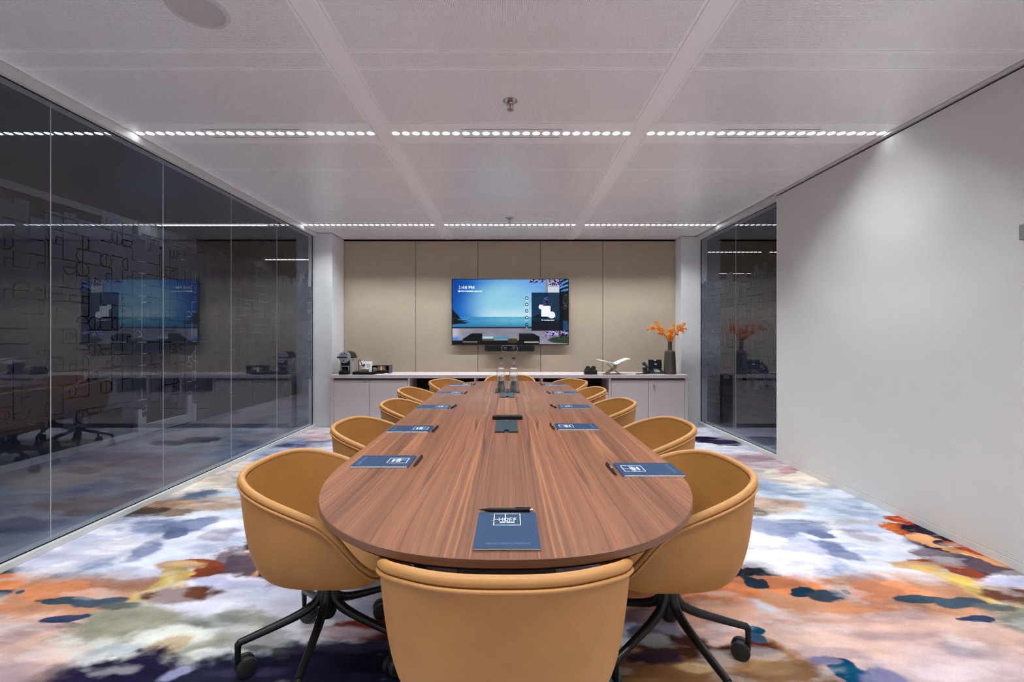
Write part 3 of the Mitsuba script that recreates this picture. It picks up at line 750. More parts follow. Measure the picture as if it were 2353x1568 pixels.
# video bar below the screen
vb = 'video_bar'
tag(vb, 'slim black video bar with two lenses hung below the screen', 'camera')
add(vb + '__housing', box(-.336, .372, TY - .045, TY + .035, 1.016, 1.101, .006), 'm_black_plastic')
pod = Point(0, 0).buffer(.047, 12); pod = shapely.union_all([shapely.affinity.translate(pod, -.070, 0), shapely.affinity.translate(pod, .070, 0), sbox(-.07, -.047, .07, .047)])
def face(poly, y0, y1, x, z):
    m = prism(poly, 0, y1 - y0); v = np.array(m.vertices)
    return trimesh.Trimesh(np.stack([x + v[:, 0], y1 - v[:, 2], z + v[:, 1]], 1), m.faces, process=False)
add(vb + '__camera_pod', face(pod, TY - .058, TY - .044, .018, 1.056), 'm_black_plastic')
add(vb + '__pod_ring', face(pod.difference(pod.buffer(-.0035)), TY - .0595, TY - .058, .018, 1.056), 'm_silver')
for x, r in ((-.045, .024), (.075, .030)):
    lm = lathe([(0, -.006), (r * .6, -.004), (r * .9, 0), (r, .004), (r, .012)], 24)
    add(vb + '__lens', moved(moved(lm, rx=-90), x, TY - .066 + .0, 1.060), 'm_lens', 40)
scene['m_lens'] = {'type': 'twosided', 'bsdf': {'type': 'principled', 'base_color': rgb((.02, .025, .04)), 'roughness': .08, 'specular': .8}}
add(vb + '__badge', box(-.322, -.305, TY - .0465, TY - .045, 1.027, 1.032), 'm_silver')
add(vb + '__bracket', box(-.06, .09, TY + .036, YB, 1.06, 1.15, .002), 'm_black_metal')

# ------------------------------------------------------------------ the table
ZTAB, TTH = .752, .030
def table_outline(shrink=0.0, n=44):
    a = .605 - shrink
    y0, y1 = .958 + shrink, 4.858 - shrink
    b0, b1 = .75, .50
    pts = []
    th = np.linspace(0, np.pi / 2, n)
    e = 2 / 2.3
    q = [(a * math.cos(t) ** e if math.cos(t) > 1e-9 else 0, math.sin(t) ** e) for t in th]
    pts += [(x, y1 - b1 + b1 * s) for x, s in q] + [(-x, y1 - b1 + b1 * s) for x, s in q[::-1][1:]]
    pts += [(-x, y0 + b0 - b0 * s) for x, s in q] + [(x, y0 + b0 - b0 * s) for x, s in q[::-1][1:]]
    return Polygon([(x - .008, y) for x, y in pts]).buffer(0)
tb = 'conference_table'
tag(tb, 'long rounded walnut conference table in the middle of the room', 'table')
add(tb + '__tabletop', prism(table_outline(.0015), ZTAB - .004, ZTAB), 'm_walnut')
rings = [table_outline(s).exterior.coords for s in (.0015, 0, 0, .006, .022)]
# edge band: loft between outlines of equal point count
def ring(s, z, n=400):
    r = table_outline(s, 60).exterior; L = r.length
    return np.array([(*r.interpolate(i / n * L).coords[0], z) for i in range(n)])
V = np.stack([ring(.0015, ZTAB), ring(.0, ZTAB - .0015), ring(.0, ZTAB - .019), ring(.012, ZTAB - TTH), ring(.10, ZTAB - TTH)], 1)
add(tb + '__edge_band', grid(V), 'm_walnut_edge', 40)
add(tb + '__underside', prism(table_outline(.09), ZTAB - TTH - .001, ZTAB - TTH + .002), 'm_walnut_edge')
add(tb + '__frame', cat(box(-.30, .28, 1.45, 1.53, ZTAB - .075, ZTAB - TTH - .002, .004), box(-.30, .28, 4.25, 4.33, ZTAB - .075, ZTAB - TTH - .002, .004), box(-.05, .03, 1.53, 4.25, ZTAB - .07, ZTAB - TTH - .002, .004)), 'm_black_metal')
for y in (1.80, 2.90, 4.00):
    add(tb + '__pedestal', cat(box(-.20, .184, y - .035, y + .035, .022, ZTAB - .076, .008), box(-.33, .314, y - .06, y + .06, 0, .022, .006)), 'm_black_metal')

# ------------------------------------------------------------------ chairs
def rim_z(y):
    ky = [-.30, -.24, -.16, -.09, .016, .084, .13, .17, .205, .235, .26, .30]
    kz = [.742, .738, .718, .695, .654, .622, .578, .518, .460, .415, .388, .382]
    from scipy.interpolate import PchipInterpolator
    return PchipInterpolator(ky, kz)(y)
def chair_parts():
    NU = 96
    th = np.linspace(0, 2 * np.pi, NU, endpoint=False) - np.pi / 2      # -y is the back
    cx, cy = np.cos(th), np.sin(th)
    e = np.where(cy < 0, 2 / 2.45, 2 / 3.3)
    X = .304 * np.sign(cx) * np.abs(cx) ** e
    Yb = .27 * np.sign(cy) * np.abs(cy) ** e
    Y = np.where(Yb > 0, Yb * .97, Yb)
    X = X * (1 - .07 * np.clip((Y - .0) / .27, 0, 1) ** 1.6)
    Z = rim_z(Y)
    R = np.stack([X, Y], 1)
    ZB, ZS = .350, .398
    c0 = np.array([0, .015])
    def surf(off, zb, fr, nt):
        rad = np.linalg.norm(R - c0, axis=1); d = (R - c0) / rad[:, None]
        rr = rad - off
        out = np.zeros((NU, nt, 3))
        for i in range(NU):
            zr = Z[i] - .006; h = zr - zb
            P = [(rr[i], zr), (rr[i] * fr[0], zr - .50 * h), (rr[i] * fr[1], zb + .10 * h), (rr[i] * fr[2], zb - .012), (rr[i] * .5, zb), (0.001, zb)]
            B = bezier(P, nt)
            out[i, :, :2] = c0 + d[i] * B[:, :1]; out[i, :, 2] = B[:, 1]
        return out
    outer = grid(surf(.004, ZB, (.955, .895, .79), 26))
    inner = grid(surf(.024, ZS, (.955, .89, .79), 22)); inner.invert()
    rad = np.linalg.norm(R - c0, axis=1); d = (R - c0) / rad[:, None]
    path = np.column_stack([c0 + d * (rad - .011)[:, None], Z - .001])
    roll = tube(path, .0122, 12, closed=True)
    path2 = np.column_stack([c0 + d * (rad - .0005)[:, None], Z - .0165])
    piping = tube(path2, .0045, 8, closed=True)
    # base
    col = lathe([(0, .349), (.075, .3485), (.078, .342), (.036, .336), (.033, .29), (.032, .17), (.024, .155), (0, .153)], 24)
    leg = bezier([(0.014, 0, .30), (.016, 0, .205), (.05, 0, .192), (.13, 0, .170), (.293, 0, .126)], 16)
    leg_m = tube(leg, np.linspace(.0205, .0125, 16), 10, sy=1.0)
    stem = tube(np.array([(.290, 0, .128), (.298, 0, .120), (.299, 0, .10), (.299, 0, .074)]), np.array([.0125, .0125, .010, .010]), 10)
    leg_m = cat(leg_m, stem)
    w = []
    for s in (-1, 1):
        wh = lathe([(0, -.012), (.024, -.012), (.033, -.008), (.034, 0), (.033, .008), (.026, .011), (0, .011)], 26)
        w.append(moved(wh, .274, s * .0165, .034, rx=90))
    hub = cyl((.299, 0, .080), (.299, 0, .055), .009, 10)
    fork = box(.258, .305, -.005, .005, .030, .066, .003)
    hood = cyl((.274, -.006, .034), (.274, .006, .034), .030, 20)
    return dict(outer=outer, inner=inner, roll=roll, piping=piping, col=col, leg=leg_m, caster=cat(*w), fork=cat(hub, fork, hood))
CP = chair_parts()
CPLY = dict(outer=mikit.ply(CP['outer'], 'm_leather', True), inner=mikit.ply(CP['inner'], 'm_leather', True), roll=mikit.ply(CP['roll'], 'm_leather_trim', True),
            piping=mikit.ply(CP['piping'], 'm_leather_trim', True), col=mikit.ply(CP['col'], 'm_black_metal', 35), leg=mikit.ply(CP['leg'], 'm_black_metal', 50),
            caster=mikit.ply(CP['caster'], 'm_wheel', 35), fork=mikit.ply(CP['fork'], 'm_black_plastic', 35))
def chair(x, y, face, base, label, dz=0.0, swivel=None):
    """face: direction the seat looks (degrees from +x); base: direction of the first leg."""
    t = numbered('swivel_chair'); tag(t, label, 'chair', 'tan tub chairs around the table')
    M = T().translate([x, y, dz]) @ T().rotate([0, 0, 1], face - 90)
    add(t + '__shell', CPLY['outer'], None, to_world=M)
    add(t + '__seat_pad', CPLY['inner'], None, to_world=M)
    add(t + '__rim', CPLY['roll'], None, to_world=M)
    add(t + '__piping', CPLY['piping'], None, to_world=M)
    add(t + '__column', CPLY['col'], None, to_world=T().translate([x, y, dz]))
    for k in range(5):
        B = T().translate([x, y, 0]) @ T().rotate([0, 0, 1], base + 72 * k)
        leg = add(t + '__leg', CPLY['leg'], None, to_world=B)
        sw = (swivel or [0] * 5)[k]
        S = B @ T().translate([.299, 0, 0]) @ T().rotate([0, 0, 1], sw) @ T().translate([-.299, 0, 0])
        add(leg + '__caster', CPLY['caster'], None, to_world=S)
        add(leg + '__fork', CPLY['fork'], None, to_world=S)
chair(-.008, 1.145, 90, 126, 'nearest tan tub swivel chair, its back to the viewer at the near table end', dz=.004)
NTH = ['first', 'second', 'third', 'fourth', 'fifth']
LEFT = [(-.690, 1.74, 0, -158), (-.685, 2.54, 0, 40), (-.652, 3.34, 0, 20), (-.732, 4.17, 0, 55), (-.568, 4.98, -24, 10)]
RIGHT = [(.607, 1.72, 180, 0), (.740, 2.54, 180, 33), (.667, 3.40, 180, 10), (.622, 4.20, 180, 50), (.562, 4.96, 204, 20)]
for i, (x, y, f, b) in enumerate(LEFT):
    chair(x, y, f, b, f'{NTH[i]} tan leather tub swivel chair from the viewer on the left, glass side', swivel=[20, -50, 70, -40, 30])
for i, (x, y, f, b) in enumerate(RIGHT):
    chair(x, y, f, b, f'{NTH[i]} tan leather tub swivel chair from the viewer on the right, wall side', swivel=[-30, 60, 20, 80, -60])
chair(.018, 5.27, -90, 30, 'tan leather tub swivel chair at the far table end below the screen', dz=.015)

# ------------------------------------------------------------------ notebooks and pens
NW, NL, NT = .149, .209, .0055
def notebook_parts():
    # local: x across, y up the cover; the spine is at the top edge, where the cover rolls over
    ypr = np.array([(-NL / 2, NT), (.06, NT + .0006), (NL / 2 - .018, NT + .001), (NL / 2 - .006, NT + .0002), (NL / 2 - .001, NT - .0018), (NL / 2, NT / 2), (NL / 2 - .001, .0012)])
    top = []
    for s in (-1, 1): top.append(np.column_stack([np.full(len(ypr), s * NW / 2), ypr]))
    th = .0006
    n = len(ypr); V = np.vstack([top[0], top[1], top[0] - (0, 0, th), top[1] - (0, 0, th)])
    V[2 * n:][:, 1] = np.minimum(V[2 * n:][:, 1], NL / 2 - .0006)
    f = []
    for i in range(n - 1):
        f += [(i, n + i, n + i + 1), (i, n + i + 1, i + 1), (2 * n + i, 3 * n + i + 1, 3 * n + i), (2 * n + i, 2 * n + i + 1, 3 * n + i + 1)]
        f += [(i, i + 1, 2 * n + i + 1), (i, 2 * n + i + 1, 2 * n + i), (n + i, 3 * n + i + 1, n + i + 1), (n + i, 3 * n + i, 3 * n + i + 1)]
    f += [(0, 2 * n, 3 * n), (0, 3 * n, n)]
    cover = cat(trimesh.Trimesh(V, np.array(f), process=False), box(-NW / 2, NW / 2, -NL / 2, NL / 2 - .001, 0, .0009))
    pages = box(-NW / 2 + .0008, NW / 2 - .0008, -NL / 2 + .001, NL / 2 - .004, .0009, NT - .0007)
    z = NT + .0008
    lw, fw, fh, fy = .0019, .068, .073, .052
    fr = sbox(-fw / 2, fy - fh / 2, fw / 2, fy + fh / 2)
    g = unary_union([fr.difference(fr.buffer(-lw, join_style='mitre')), sbox(-.0045 - lw / 2, .0425, -.0045 + lw / 2, fy + fh / 2), sbox(-fw / 2, .0518 - .0009, -.012, .0518 + .0009)])
    pr = [prism(p, z, z + .0003) for p in getattr(g, 'geoms', [g])]
    def fitted(text, h, w, x, y, bold=False):
        m = lettering(text, h, .0003, bold=bold); b = m.bounds
        m.apply_translation((-(b[0][0] + b[1][0]) / 2, 0, 0)); m.apply_scale((w / (b[1][0] - b[0][0]), 1, 1))
        return moved(m, x, y, z)
    pr += [fitted('HOFF', .0185, .0445, .0015, .0425), fitted('AMSTERDAM', .0082, .0365, 0, .0300, True)]
    pale = fitted('UNIQUE GUEST EXPERIENCE', .0085, .1036, .002, -.0860)
    pale.apply_translation((0, 0, -.0006))
    return cover, pages, cat(*pr), pale
cv, pg, pr, pa = notebook_parts()
NB = [mikit.ply(cv, 'm_cover', 25), mikit.ply(pg, 'm_paper'), mikit.ply(pr, 'm_print'), mikit.ply(pa, 'm_print_pale')]
def notebook(x, y, up, label):
    """up: direction of the cover's top edge, degrees from +x."""
    t = numbered('notebook'); tag(t, label, 'notebook', 'blue notebooks laid out on the table')
    M = T().translate([x, y, ZTAB + .0003]) @ T().rotate([0, 0, 1], up - 90)
    add(t + '__cover', NB[0], None, to_world=M); add(t + '__pages', NB[1], None, to_world=M)
    add(t + '__emblem', NB[2], None, to_world=M, label='white framed emblem with lettering'); add(t + '__lettering', NB[3], None, to_world=M, label='pale lettering')
prof = [(0, -.072), (.0009, -.072), (.0012, -.069), (.0040, -.054), (.0052, -.046), (.0055, .0), (.0055, .062), (.0050, .0635)]
pen_body = moved(lathe(prof + [(0, .0635)], 18), ry=90)
pen_clip = cat(box(.024, .066, -.0012, .0012, .0056, .0068, .0004), box(.062, .066, -.0012, .0012, .004, .0066))
pen_btn = moved(lathe([(0, .0632), (.0034, .0632), (.0034, .0705), (.0026, .072), (0, .072)], 14), ry=90)
pen_mark = box(-.012, .012, -.0016, .0016, .0053, .00565)
PEN = [mikit.ply(m, a, s) for m, a, s in ((pen_body, 'm_black_plastic', 40), (pen_clip, 'm_black_plastic', 0), (pen_btn, 'm_silver', 40), (pen_mark, 'm_silver', 0))]
def pen(x, y, ang, label, mark=False):
    t = numbered('pen'); tag(t, label, 'pen', 'black pens beside the notebooks')
    M = T().translate([x, y, ZTAB + .0056]) @ T().rotate([0, 0, 1], ang)
    add(t + '__barrel', PEN[0], None, to_world=M); add(t + '__clip', PEN[1], None, to_world=M); add(t + '__push_button', PEN[2], None, to_world=M)
    if mark: add(t + '__imprint', PEN[3], None, to_world=M)
notebook(-.003, 1.100, 90, 'blue notebook at the near table end with its emblem facing the viewer')
pen(-.006, 1.219, -1, 'black pen lying across the top of the nearest notebook')
NL_ = [(-.463, 1.702), (-.494, 2.302), (-.495, 3.025), (-.487, 3.795), (-.462, 4.465)]
NR_ = [(.489, 1.598), (.352, 2.362), (.440, 3.042), (.474, 3.805), (.455, 4.475)]
PL_ = [(-.338, 1.706, 88), (-.371, 2.30, 86), (-.365, 3.03, 80), (-.357, 3.795, 84), (-.335, 4.47, 86)]
PR_ = [(.362, 1.600, 92), (.228, 2.36, 94), (.303, 3.05, 102), (.338, 3.81, 98), (.327, 4.48, 96)]
for i in range(5):
    notebook(*NL_[i], 0, f'{NTH[i]} blue notebook from the viewer along the left, glass side of the table')
    notebook(*NR_[i], 180, f'{NTH[i]} blue notebook from the viewer along the right, wall side of the table')
    pen(*PL_[i], f'black pen beside the {NTH[i]} notebook on the left, glass side of the table')
    pen(PR_[i][0], PR_[i][1], PR_[i][2] + 0, f'black pen beside the {NTH[i]} notebook on the right, wall side of the table', True)

# ------------------------------------------------------------------ middle of the table
def hatch(x, y0, y1, label):
    t = numbered('cable_hatch'); tag(t, label, 'cable hatch', 'cable hatches set in the table')
    w = .056
    lid = sbox(x - w, y0, x + w, y1).difference(unary_union([sbox(x - .0115, y0 - .01, x + .0115, y0 + .045), sbox(x - .0115, y1 - .030, x + .0115, y1 + .01)]))
    add(t + '__lid', prism(lid, ZTAB + .0008, ZTAB + .0065), 'm_hatch')
    add(t + '__well', box(x - w + .003, x + w - .003, y0 + .002, y1 - .002, ZTAB + .0002, ZTAB + .0007), 'm_black_trim')
hatch(-.009, 2.228, 2.545, 'dark cable hatch lid in front of the remote control')
hatch(-.009, 3.520, 3.800, 'dark cable hatch lid in front of the bottles and glasses')
t = numbered('remote_control'); tag(t, 'black remote control with rows of buttons lying across the table', 'remote control')
add(t + '__body', box(-.090, .081, 2.578, 2.622, ZTAB + .0005, ZTAB + .021, .004), 'm_black_plastic')
for i in range(13):
    for j in range(3):
        if (i, j) == (0, 1): continue
        add(t + '__button', moved(cyl((0, 0, 0), (0, 0, .0022), .0033, 8), -.072 + i * .0118, 2.589 + j * .011, ZTAB + .0205), 'm_silver' if (i + j) % 3 == 0 else 'm_wheel')
add(t + '__power_button', moved(cyl((0, 0, 0), (0, 0, .003), .0052, 12), -.080, 2.600, ZTAB + .0205), mat('m_red', (.5, .03, .03), .4), label='red power button')
t = add('serving_tray', cat(box(-.110, .096, 3.812, 4.085, ZTAB + .0003, ZTAB + .006, .002), ), 'm_black_trim'); tag(t, 'flat black tray under the glass bottles and tumblers', 'tray')
ZR = ZTAB + .0065
def bottle(x, y, label):
    t = numbered('water_bottle'); tag(t, label, 'bottle', 'water bottles on the tray')
    ro = [(0, 0), (.034, 0), (.038, .003), (.0385, .012), (.0385, .160), (.0380, .170), (.0345, .183), (.027, .194), (.0185, .202), (.0150, .210), (.0138, .222), (.0135, .254), (.0148, .256), (.0148, .266), (.0130, .268)]
    ri = [(.0110, .268), (.0110, .222), (.0125, .210), (.0160, .203), (.0245, .195), (.0320, .183), (.0355, .170), (.0360, .160), (.0360, .016), (.030, .010), (0, .009)]
    add(t + '__glass', moved(lathe(ro + ri, 32), x, y, ZR), 'm_glass', 35)
    add(t + '__cap', moved(lathe([(0, .2665), (.0102, .2665), (.0102, .2685), (.0148, .2685), (.0152, .270), (.0152, .279), (.0142, .281), (0, .281)], 24), x, y, ZR), 'm_soft_black', 35, label='black cap')
bottle(-.064, 4.02, 'clear glass water bottle with black cap, left of the two on the tray')
bottle(.047, 4.02, 'clear glass water bottle with black cap, right of the two on the tray')
def tumbler(x, y, z, label):
    """A fluted tumbler standing upside down: the wide mouth at the bottom."""
    t = numbered('tumbler')
    TAG = (t, label, 'glass', 'upturned tumblers on the tray')
    h = .092
    ro = [(0, h), (.026, h), (.0285, h - .003), (.0300, .055), (.0335, .052), (.0345, .040), (.0425, .001), (.0420, 0)]
    ri = [(.0400, 0), (.0395, .001), (.0315, .040), (.0270, .056), (.0250, h - .014), (.0, h - .012)]
    m = lathe(ro + ri, 24)
    v = np.array(m.vertices); a = np.arctan2(v[:, 1], v[:, 0]); r = np.hypot(v[:, 0], v[:, 1])
    fl = 1 + .035 * np.cos(12 * a) * ((v[:, 2] > .045) & (r > .0271))
    v[:, :2] *= fl[:, None]; m.vertices = v
    add(t, moved(m, x, y, z), 'm_tumbler', False); tag(*TAG)
for x, s in ((-.055, 'left'), (.048, 'right')):
    tumbler(x, 3.885, ZR, f'upturned fluted glass tumbler at the bottom of the {s} stack')
    tumbler(x, 3.885, ZR + .0405, f'upturned fluted glass tumbler on top of the {s} stack')

# ------------------------------------------------------------------ things on the sideboard
ZC = ZT + .0004
def zpx(py, y): return 1.22 - (py - 775) / 1046 * y
cm = 'coffee_machine'; tag(cm, 'black and silver capsule coffee machine at the left end of the sideboard', 'coffee machine')
mx, my = -2.21, 6.20
add(cm + '__body', box(mx - .060, mx + .052, my - .02, my + .11, ZC, ZC + .235, .008), 'm_black_plastic')
add(cm + '__side_panel', box(mx + .052, mx + .080, my - .02, my + .10, ZC, ZC + .232, .010), 'm_silver')
add(cm + '__side_panel', box(mx - .076, mx - .060, my - .02, my + .10, ZC, ZC + .215, .006), 'm_silver')
hp = Point(0, 0).buffer(.076, 24)
hp = unary_union([hp.intersection(sbox(-.2, -.03, .2, .2)), Polygon([(-.07, -.03), (.07, -.03), (.045, -.062), (.012, -.080), (-.012, -.080), (-.045, -.062)])])
def yprism(poly, y0, y1, x, z): 
    m = prism(poly, 0, y1 - y0); v = np.array(m.vertices)
    return trimesh.Trimesh(np.stack([x + v[:, 0], y1 - v[:, 2], z + v[:, 1]], 1), m.faces, process=False)
add(cm + '__head', yprism(hp, my - .058, my - .018, mx - .004, ZC + .236), 'm_silver', 30)
up = hp.intersection(sbox(-.2, -.005, .2, .2)).buffer(.003)
add(cm + '__hood', yprism(up, my - .017, my + .20, mx - .002, ZC + .232), mat('m_brown_black', (.016, .010, .009), .38, .3), 30, label='dark brown rounded hood')
add(cm + '__handle', cat(box(mx - .100, mx + .035, my - .074, my - .050, ZC + .225, ZC + .243, .004), box(mx + .035, mx + .135, my - .02, my + .06, ZC + .222, ZC + .240, .005)), 'm_black_plastic', label='black lever handle')
for dx, dz in ((-.034, .040), (-.004, .052), (.026, .040), (-.012, -.045)):
    add(cm + '__button', moved(cyl((0, -.0035, 0), (0, .0, 0), .0085, 12), mx + dx, my - .058, ZC + .232 + dz), 'm_black_trim')
add(cm + '__drip_tray', cat(box(mx - .075, mx + .055, my - .075, my - .02, ZC, ZC + .048, .006), box(mx - .066, mx + .046, my - .06, my - .02, ZC + .048, ZC + .054, .002)), 'm_black_trim')
add(cm + '__cup_stand', cat(box(mx - .058, mx + .050, my - .030, my - .02, ZC + .106, ZC + .118, .002), box(mx + .040, mx + .050, my - .027, my - .02, ZC + .05, ZC + .106), box(mx - .058, mx - .050, my - .027, my - .02, ZC + .05, ZC + .106)), 'm_silver')

zs0, zs1 = zpx(849, 6.6), zpx(831.5, 6.6)
t = 'kettle_base'; tag(t, 'flat black tray with a coiled black lead beside the coffee machine', 'tray')
kx0, kx1 = -2.098, -1.808
add(t + '__tray', cat(box(kx0, kx1, 6.12, 6.28, ZC, ZC + .010, .004), box(kx0, kx1, 6.12, 6.132, ZC + .01, ZC + .040, .004), box(kx0, kx1, 6.268, 6.28, ZC + .01, ZC + .040, .004), box(kx0, kx0 + .012, 6.132, 6.268, ZC + .01, ZC + .040, .004), box(kx1 - .012, kx1, 6.132, 6.268, ZC + .01, ZC + .040, .004)), 'm_black_trim')
add(t + '__heating_plate', moved(lathe([(0, 0), (.064, 0), (.066, .012), (.055, .030), (.03, .036), (0, .036)], 28), kx0 + .095, 6.20, ZC + .0105), 'm_black_plastic', 35)
add(t + '__lead', tube(bezier([(-2.04, 6.21, ZC + .046), (-2.06, 6.28, ZC + .10), (-2.12, 6.40, ZC + .30), (-2.092, YB - .112, zs0 + .062)], 20), .0055, 8), 'm_black_plastic', 60)
t = 'wall_socket'; tag(t, 'white wall socket box with black plug above the sideboard, left', 'socket')
sx0, sx1 = -2.109, -1.975
zs0, zs1 = zpx(849, 6.6), zpx(831.5, 6.6)
add(t + '__box', box(sx0 - .03, sx1 + .0, YB - .045, YB - .0005, zs0, zs1, .006), 'm_white')
add(t + '__outlet', cat(moved(lathe([(.012, 0), (.023, 0), (.023, .004), (.019, .004), (.017, -.0), ], 24), 0, 0, 0, rx=90).apply_translation((-2.024, YB - .0455, (zs0 + zs1) / 2 - .0)), ), 'm_silver')
add(t + '__adapter', box(sx0 - .028, sx0 + .022, YB - .10, YB - .046, zs1 - .045, zs1 + .012, .006), 'm_white')
add(t + '__plug', moved(lathe([(0, 0), (.019, 0), (.020, .02), (.014, .035), (.006, .05), (.005, .07), (0, .07)], 18), -2.092, YB - .046, zs0 + .062, rx=90), 'm_black_plastic', 35, label='black plug')
t = add('folded_card', cat(moved(box(-.018, .018, -.001, .001, 0, .085), -1.875, 6.180, ZC + .0105, rx=-8), moved(box(-.018, .018, -.001, .001, 0, .085), -1.875, 6.203, ZC + .0105, rx=8)), 'm_white')
tag(t, 'small white folded card standing on the black tray', 'card')
t = 'capsule_box'; tag(t, 'dark smoked glass box of orange and white sachets on the sideboard', 'box')
bx0, bx1, by0, by1, bz = -1.885, -1.650, 6.300, 6.470, .105
add(t + '__case', cat(box(bx0, bx1, by1 - .006, by1, ZC, ZC + bz), box(bx0, bx0 + .006, by0, by1 - .006, ZC, ZC + bz), box(bx0, bx1, by0, by1, ZC, ZC + .004), box(bx0, bx1, by0, by1, ZC + bz, ZC + bz + .005)), 'm_black_trim')
add(t + '__side_glass', box(bx1 - .005, bx1 + .001, by0, by1 - .007, ZC + .004, ZC + bz), 'm_navy_glass')
add(t + '__tray', box(bx0 + .07, bx1 - .012, by0 - .012, by0 + .10, ZC + .005, ZC + .052, .006), 'm_black_plastic')
r2 = random.Random(3)
for i in range(9):
    c = ('m_sachet_orange', 'm_paper', 'm_sachet_gold', 'm_sachet_orange')[i % 4]
    add(t + '__sachet', moved(box(-.016, .016, -.002, .002, -.03, .032, .001), bx0 + .085 + (i % 3) * .037, by0 + .012 + (i // 3) * .03, ZC + .075, rz=r2.uniform(-12, 12), ry=r2.uniform(-15, 15)), c)
mat('m_sachet_orange', (.55, .16, .015), .4); mat('m_sachet_gold', (.40, .22, .05), .35)
add(t + '__drawer', box(bx0 + .008, bx0 + .062, by0, by0 + .12, ZC + .005, ZC + .085, .006), mat('m_smoke_grey', (.20, .21, .24), .3, .5))
t = add('remote_puck', moved(lathe([(0, 0), (.022, 0), (.027, .007), (.024, .013), (.010, .017), (0, .0175)], 24), -1.635 + .0, 6.135, ZC), 'm_white', 40); tag(t, 'small white oval puck in front of the sachet box', 'controller')
scene[t]['to_world'] = T().translate([-1.650, 6.16, 0]) @ T().scale([1.25, .8, 1]) @ T().translate([1.635, -6.135, 0])

t = 'glasses_case'; tag(t, 'open black case with dark glasses on the middle right of the sideboard', 'glasses case')
gx, gy = 1.118, 6.20
add(t + '__case', cat(box(gx - .083, gx + .083, gy - .05, gy + .05, ZC, ZC + .062, .006)), 'm_soft_black')
for s in (-1, 1):
    fr_ = tube(np.array([(s * .036 + .031 * math.cos(a), 0, .024 * math.sin(a)) for a in np.linspace(0, 2 * np.pi, 24, endpoint=False)]), .0042, 8, closed=True)
    add(t + '__lens', moved(cat(fr_, moved(cyl((0, -.001, 0), (0, .001, 0), .027, 20), s * .036, 0, 0)), gx, gy - .022, ZC + .088, rx=-25), 'm_black_plastic', 40)
add(t + '__nose_bridge', moved(cat(cyl((-.010, 0, .006), (.010, 0, .006), .004, 8), box(-.03, .03, -.002, .002, -.026, -.018)), gx, gy - .020, ZC + .090), 'm_silver')
add(t + '__lid', moved(lathe([(0, 0), (.072, 0), (.070, .012), (.05, .026), (0, .030)], 28), gx, gy + .022, ZC + .0625), 'm_black_plastic', 35)

t = 'book_stand'; tag(t, 'bronze crossed stand holding the open white book on the sideboard', 'stand')
qx, qy = 1.43, 6.21
def yplate(pts, th, y0, y1):
    m = LineString(pts).buffer(th / 2, cap_style='flat', join_style='round')
    return yprism(m, y0, y1, 0, 0)
add(t + '__plate', yplate([(qx - .135, ZC + .003), (qx - .10, ZC + .006), (qx + .02, ZC + .085), (qx + .035, ZC + .128)], .006, qy - .085, qy + .085), 'm_bronze', 20)
add(t + '__plate', yplate([(qx + .115, ZC + .003), (qx + .085, ZC + .006), (qx - .02, ZC + .078), (qx - .075, ZC + .140)], .006, qy - .07, qy + .07), 'm_bronze', 20)
t = 'open_book'; tag(t, 'open white book lying in the bronze stand', 'book')
spine = (qx + .01, ZC + .150)
lw = bezier([(qx - .200, ZC + .196), (qx - .11, ZC + .176), (qx - .03, ZC + .170), (qx + .012, ZC + .137)], 14)
rw = bezier([(qx + .012, ZC + .137), (qx + .05, ZC + .150), (qx + .11, ZC + .196), (qx + .205, ZC + .212)], 14)
for w, ya, yb in ((lw, qy - .02, qy + .16), (rw, qy - .10, qy + .13)):
    add(t + '__page_block', yprism(LineString(w).buffer(.0055, cap_style='flat'), qy - .095, qy + .125, 0, 0), 'm_paper', 25)

t = 'desk_phone'; tag(t, 'black desk phone with handset and small display beside the vase', 'phone')
fx, fy = 1.995, 6.22
wed = Polygon([(0, 0), (.17, 0), (.17, .085), (.02, .018), (0, .012)])
def xprism(poly, x0, x1, y, z):      # polygon in (y, z)
    m = prism(poly, 0, x1 - x0); v = np.array(m.vertices)
    return trimesh.Trimesh(np.stack([x0 + v[:, 2], y + v[:, 0], z + v[:, 1]], 1), m.faces, process=False)
add(t + '__base', xprism(wed, fx - .125, fx + .125, fy - .05, ZC), 'm_soft_black')
add(t + '__foot_strip', box(fx - .122, fx + .120, fy - .056, fy - .0505, ZC, ZC + .009, .001), 'm_silver')
add(t + '__display', moved(cat(box(-.090, .090, -.006, .006, 0, .115, .004)), fx + .030, fy + .045, ZC + .083, rx=-14), 'm_black_plastic')
add(t + '__display_picture', moved(box(-.016, .016, -.0008, .0, -.007, .007), fx + .035, fy + .0525, ZC + .135, rx=-14), 'm_phone_lit', emitter={'type': 'area', 'radiance': rgb((.15, .28, .75))})
mat('m_phone_lit', (.1, .15, .4))
add(t + '__badge', moved(box(-.017, .017, -.0008, 0, -.005, .005), fx + .030, fy + .064, ZC + .187, rx=-14), 'm_white')
for i in range(3):
    for j in range(4):
        u, vv = fx + .018 + i * .024, .050 + j * .026
        zz = .018 + (vv - .02) / .15 * .067
        add(t + '__key', moved(box(-.009, .009, -.009, .009, 0, .004, .001), u, fy - .05 + vv, ZC + zz, rx=24), 'm_key')
mat('m_key', (.55, .55, .57), .5)
hs = bezier([(fx - .098, fy - .055, ZC + .035), (fx - .098, fy - .03, ZC + .095), (fx - .103, fy + .06, ZC + .125), (fx - .105, fy + .115, ZC + .135)], 18)
rad = .017 + .011 * np.abs(np.linspace(-1, 1, 18)) ** 3
add(t + '__handset', tube(hs, rad, 14, sy=.85), 'm_soft_black', 50)
add(t + '__cradle', moved(box(-.018, .018, -.006, .006, 0, .09, .003), fx - .068, fy + .085, ZC + .088, rx=-14), 'm_silver')
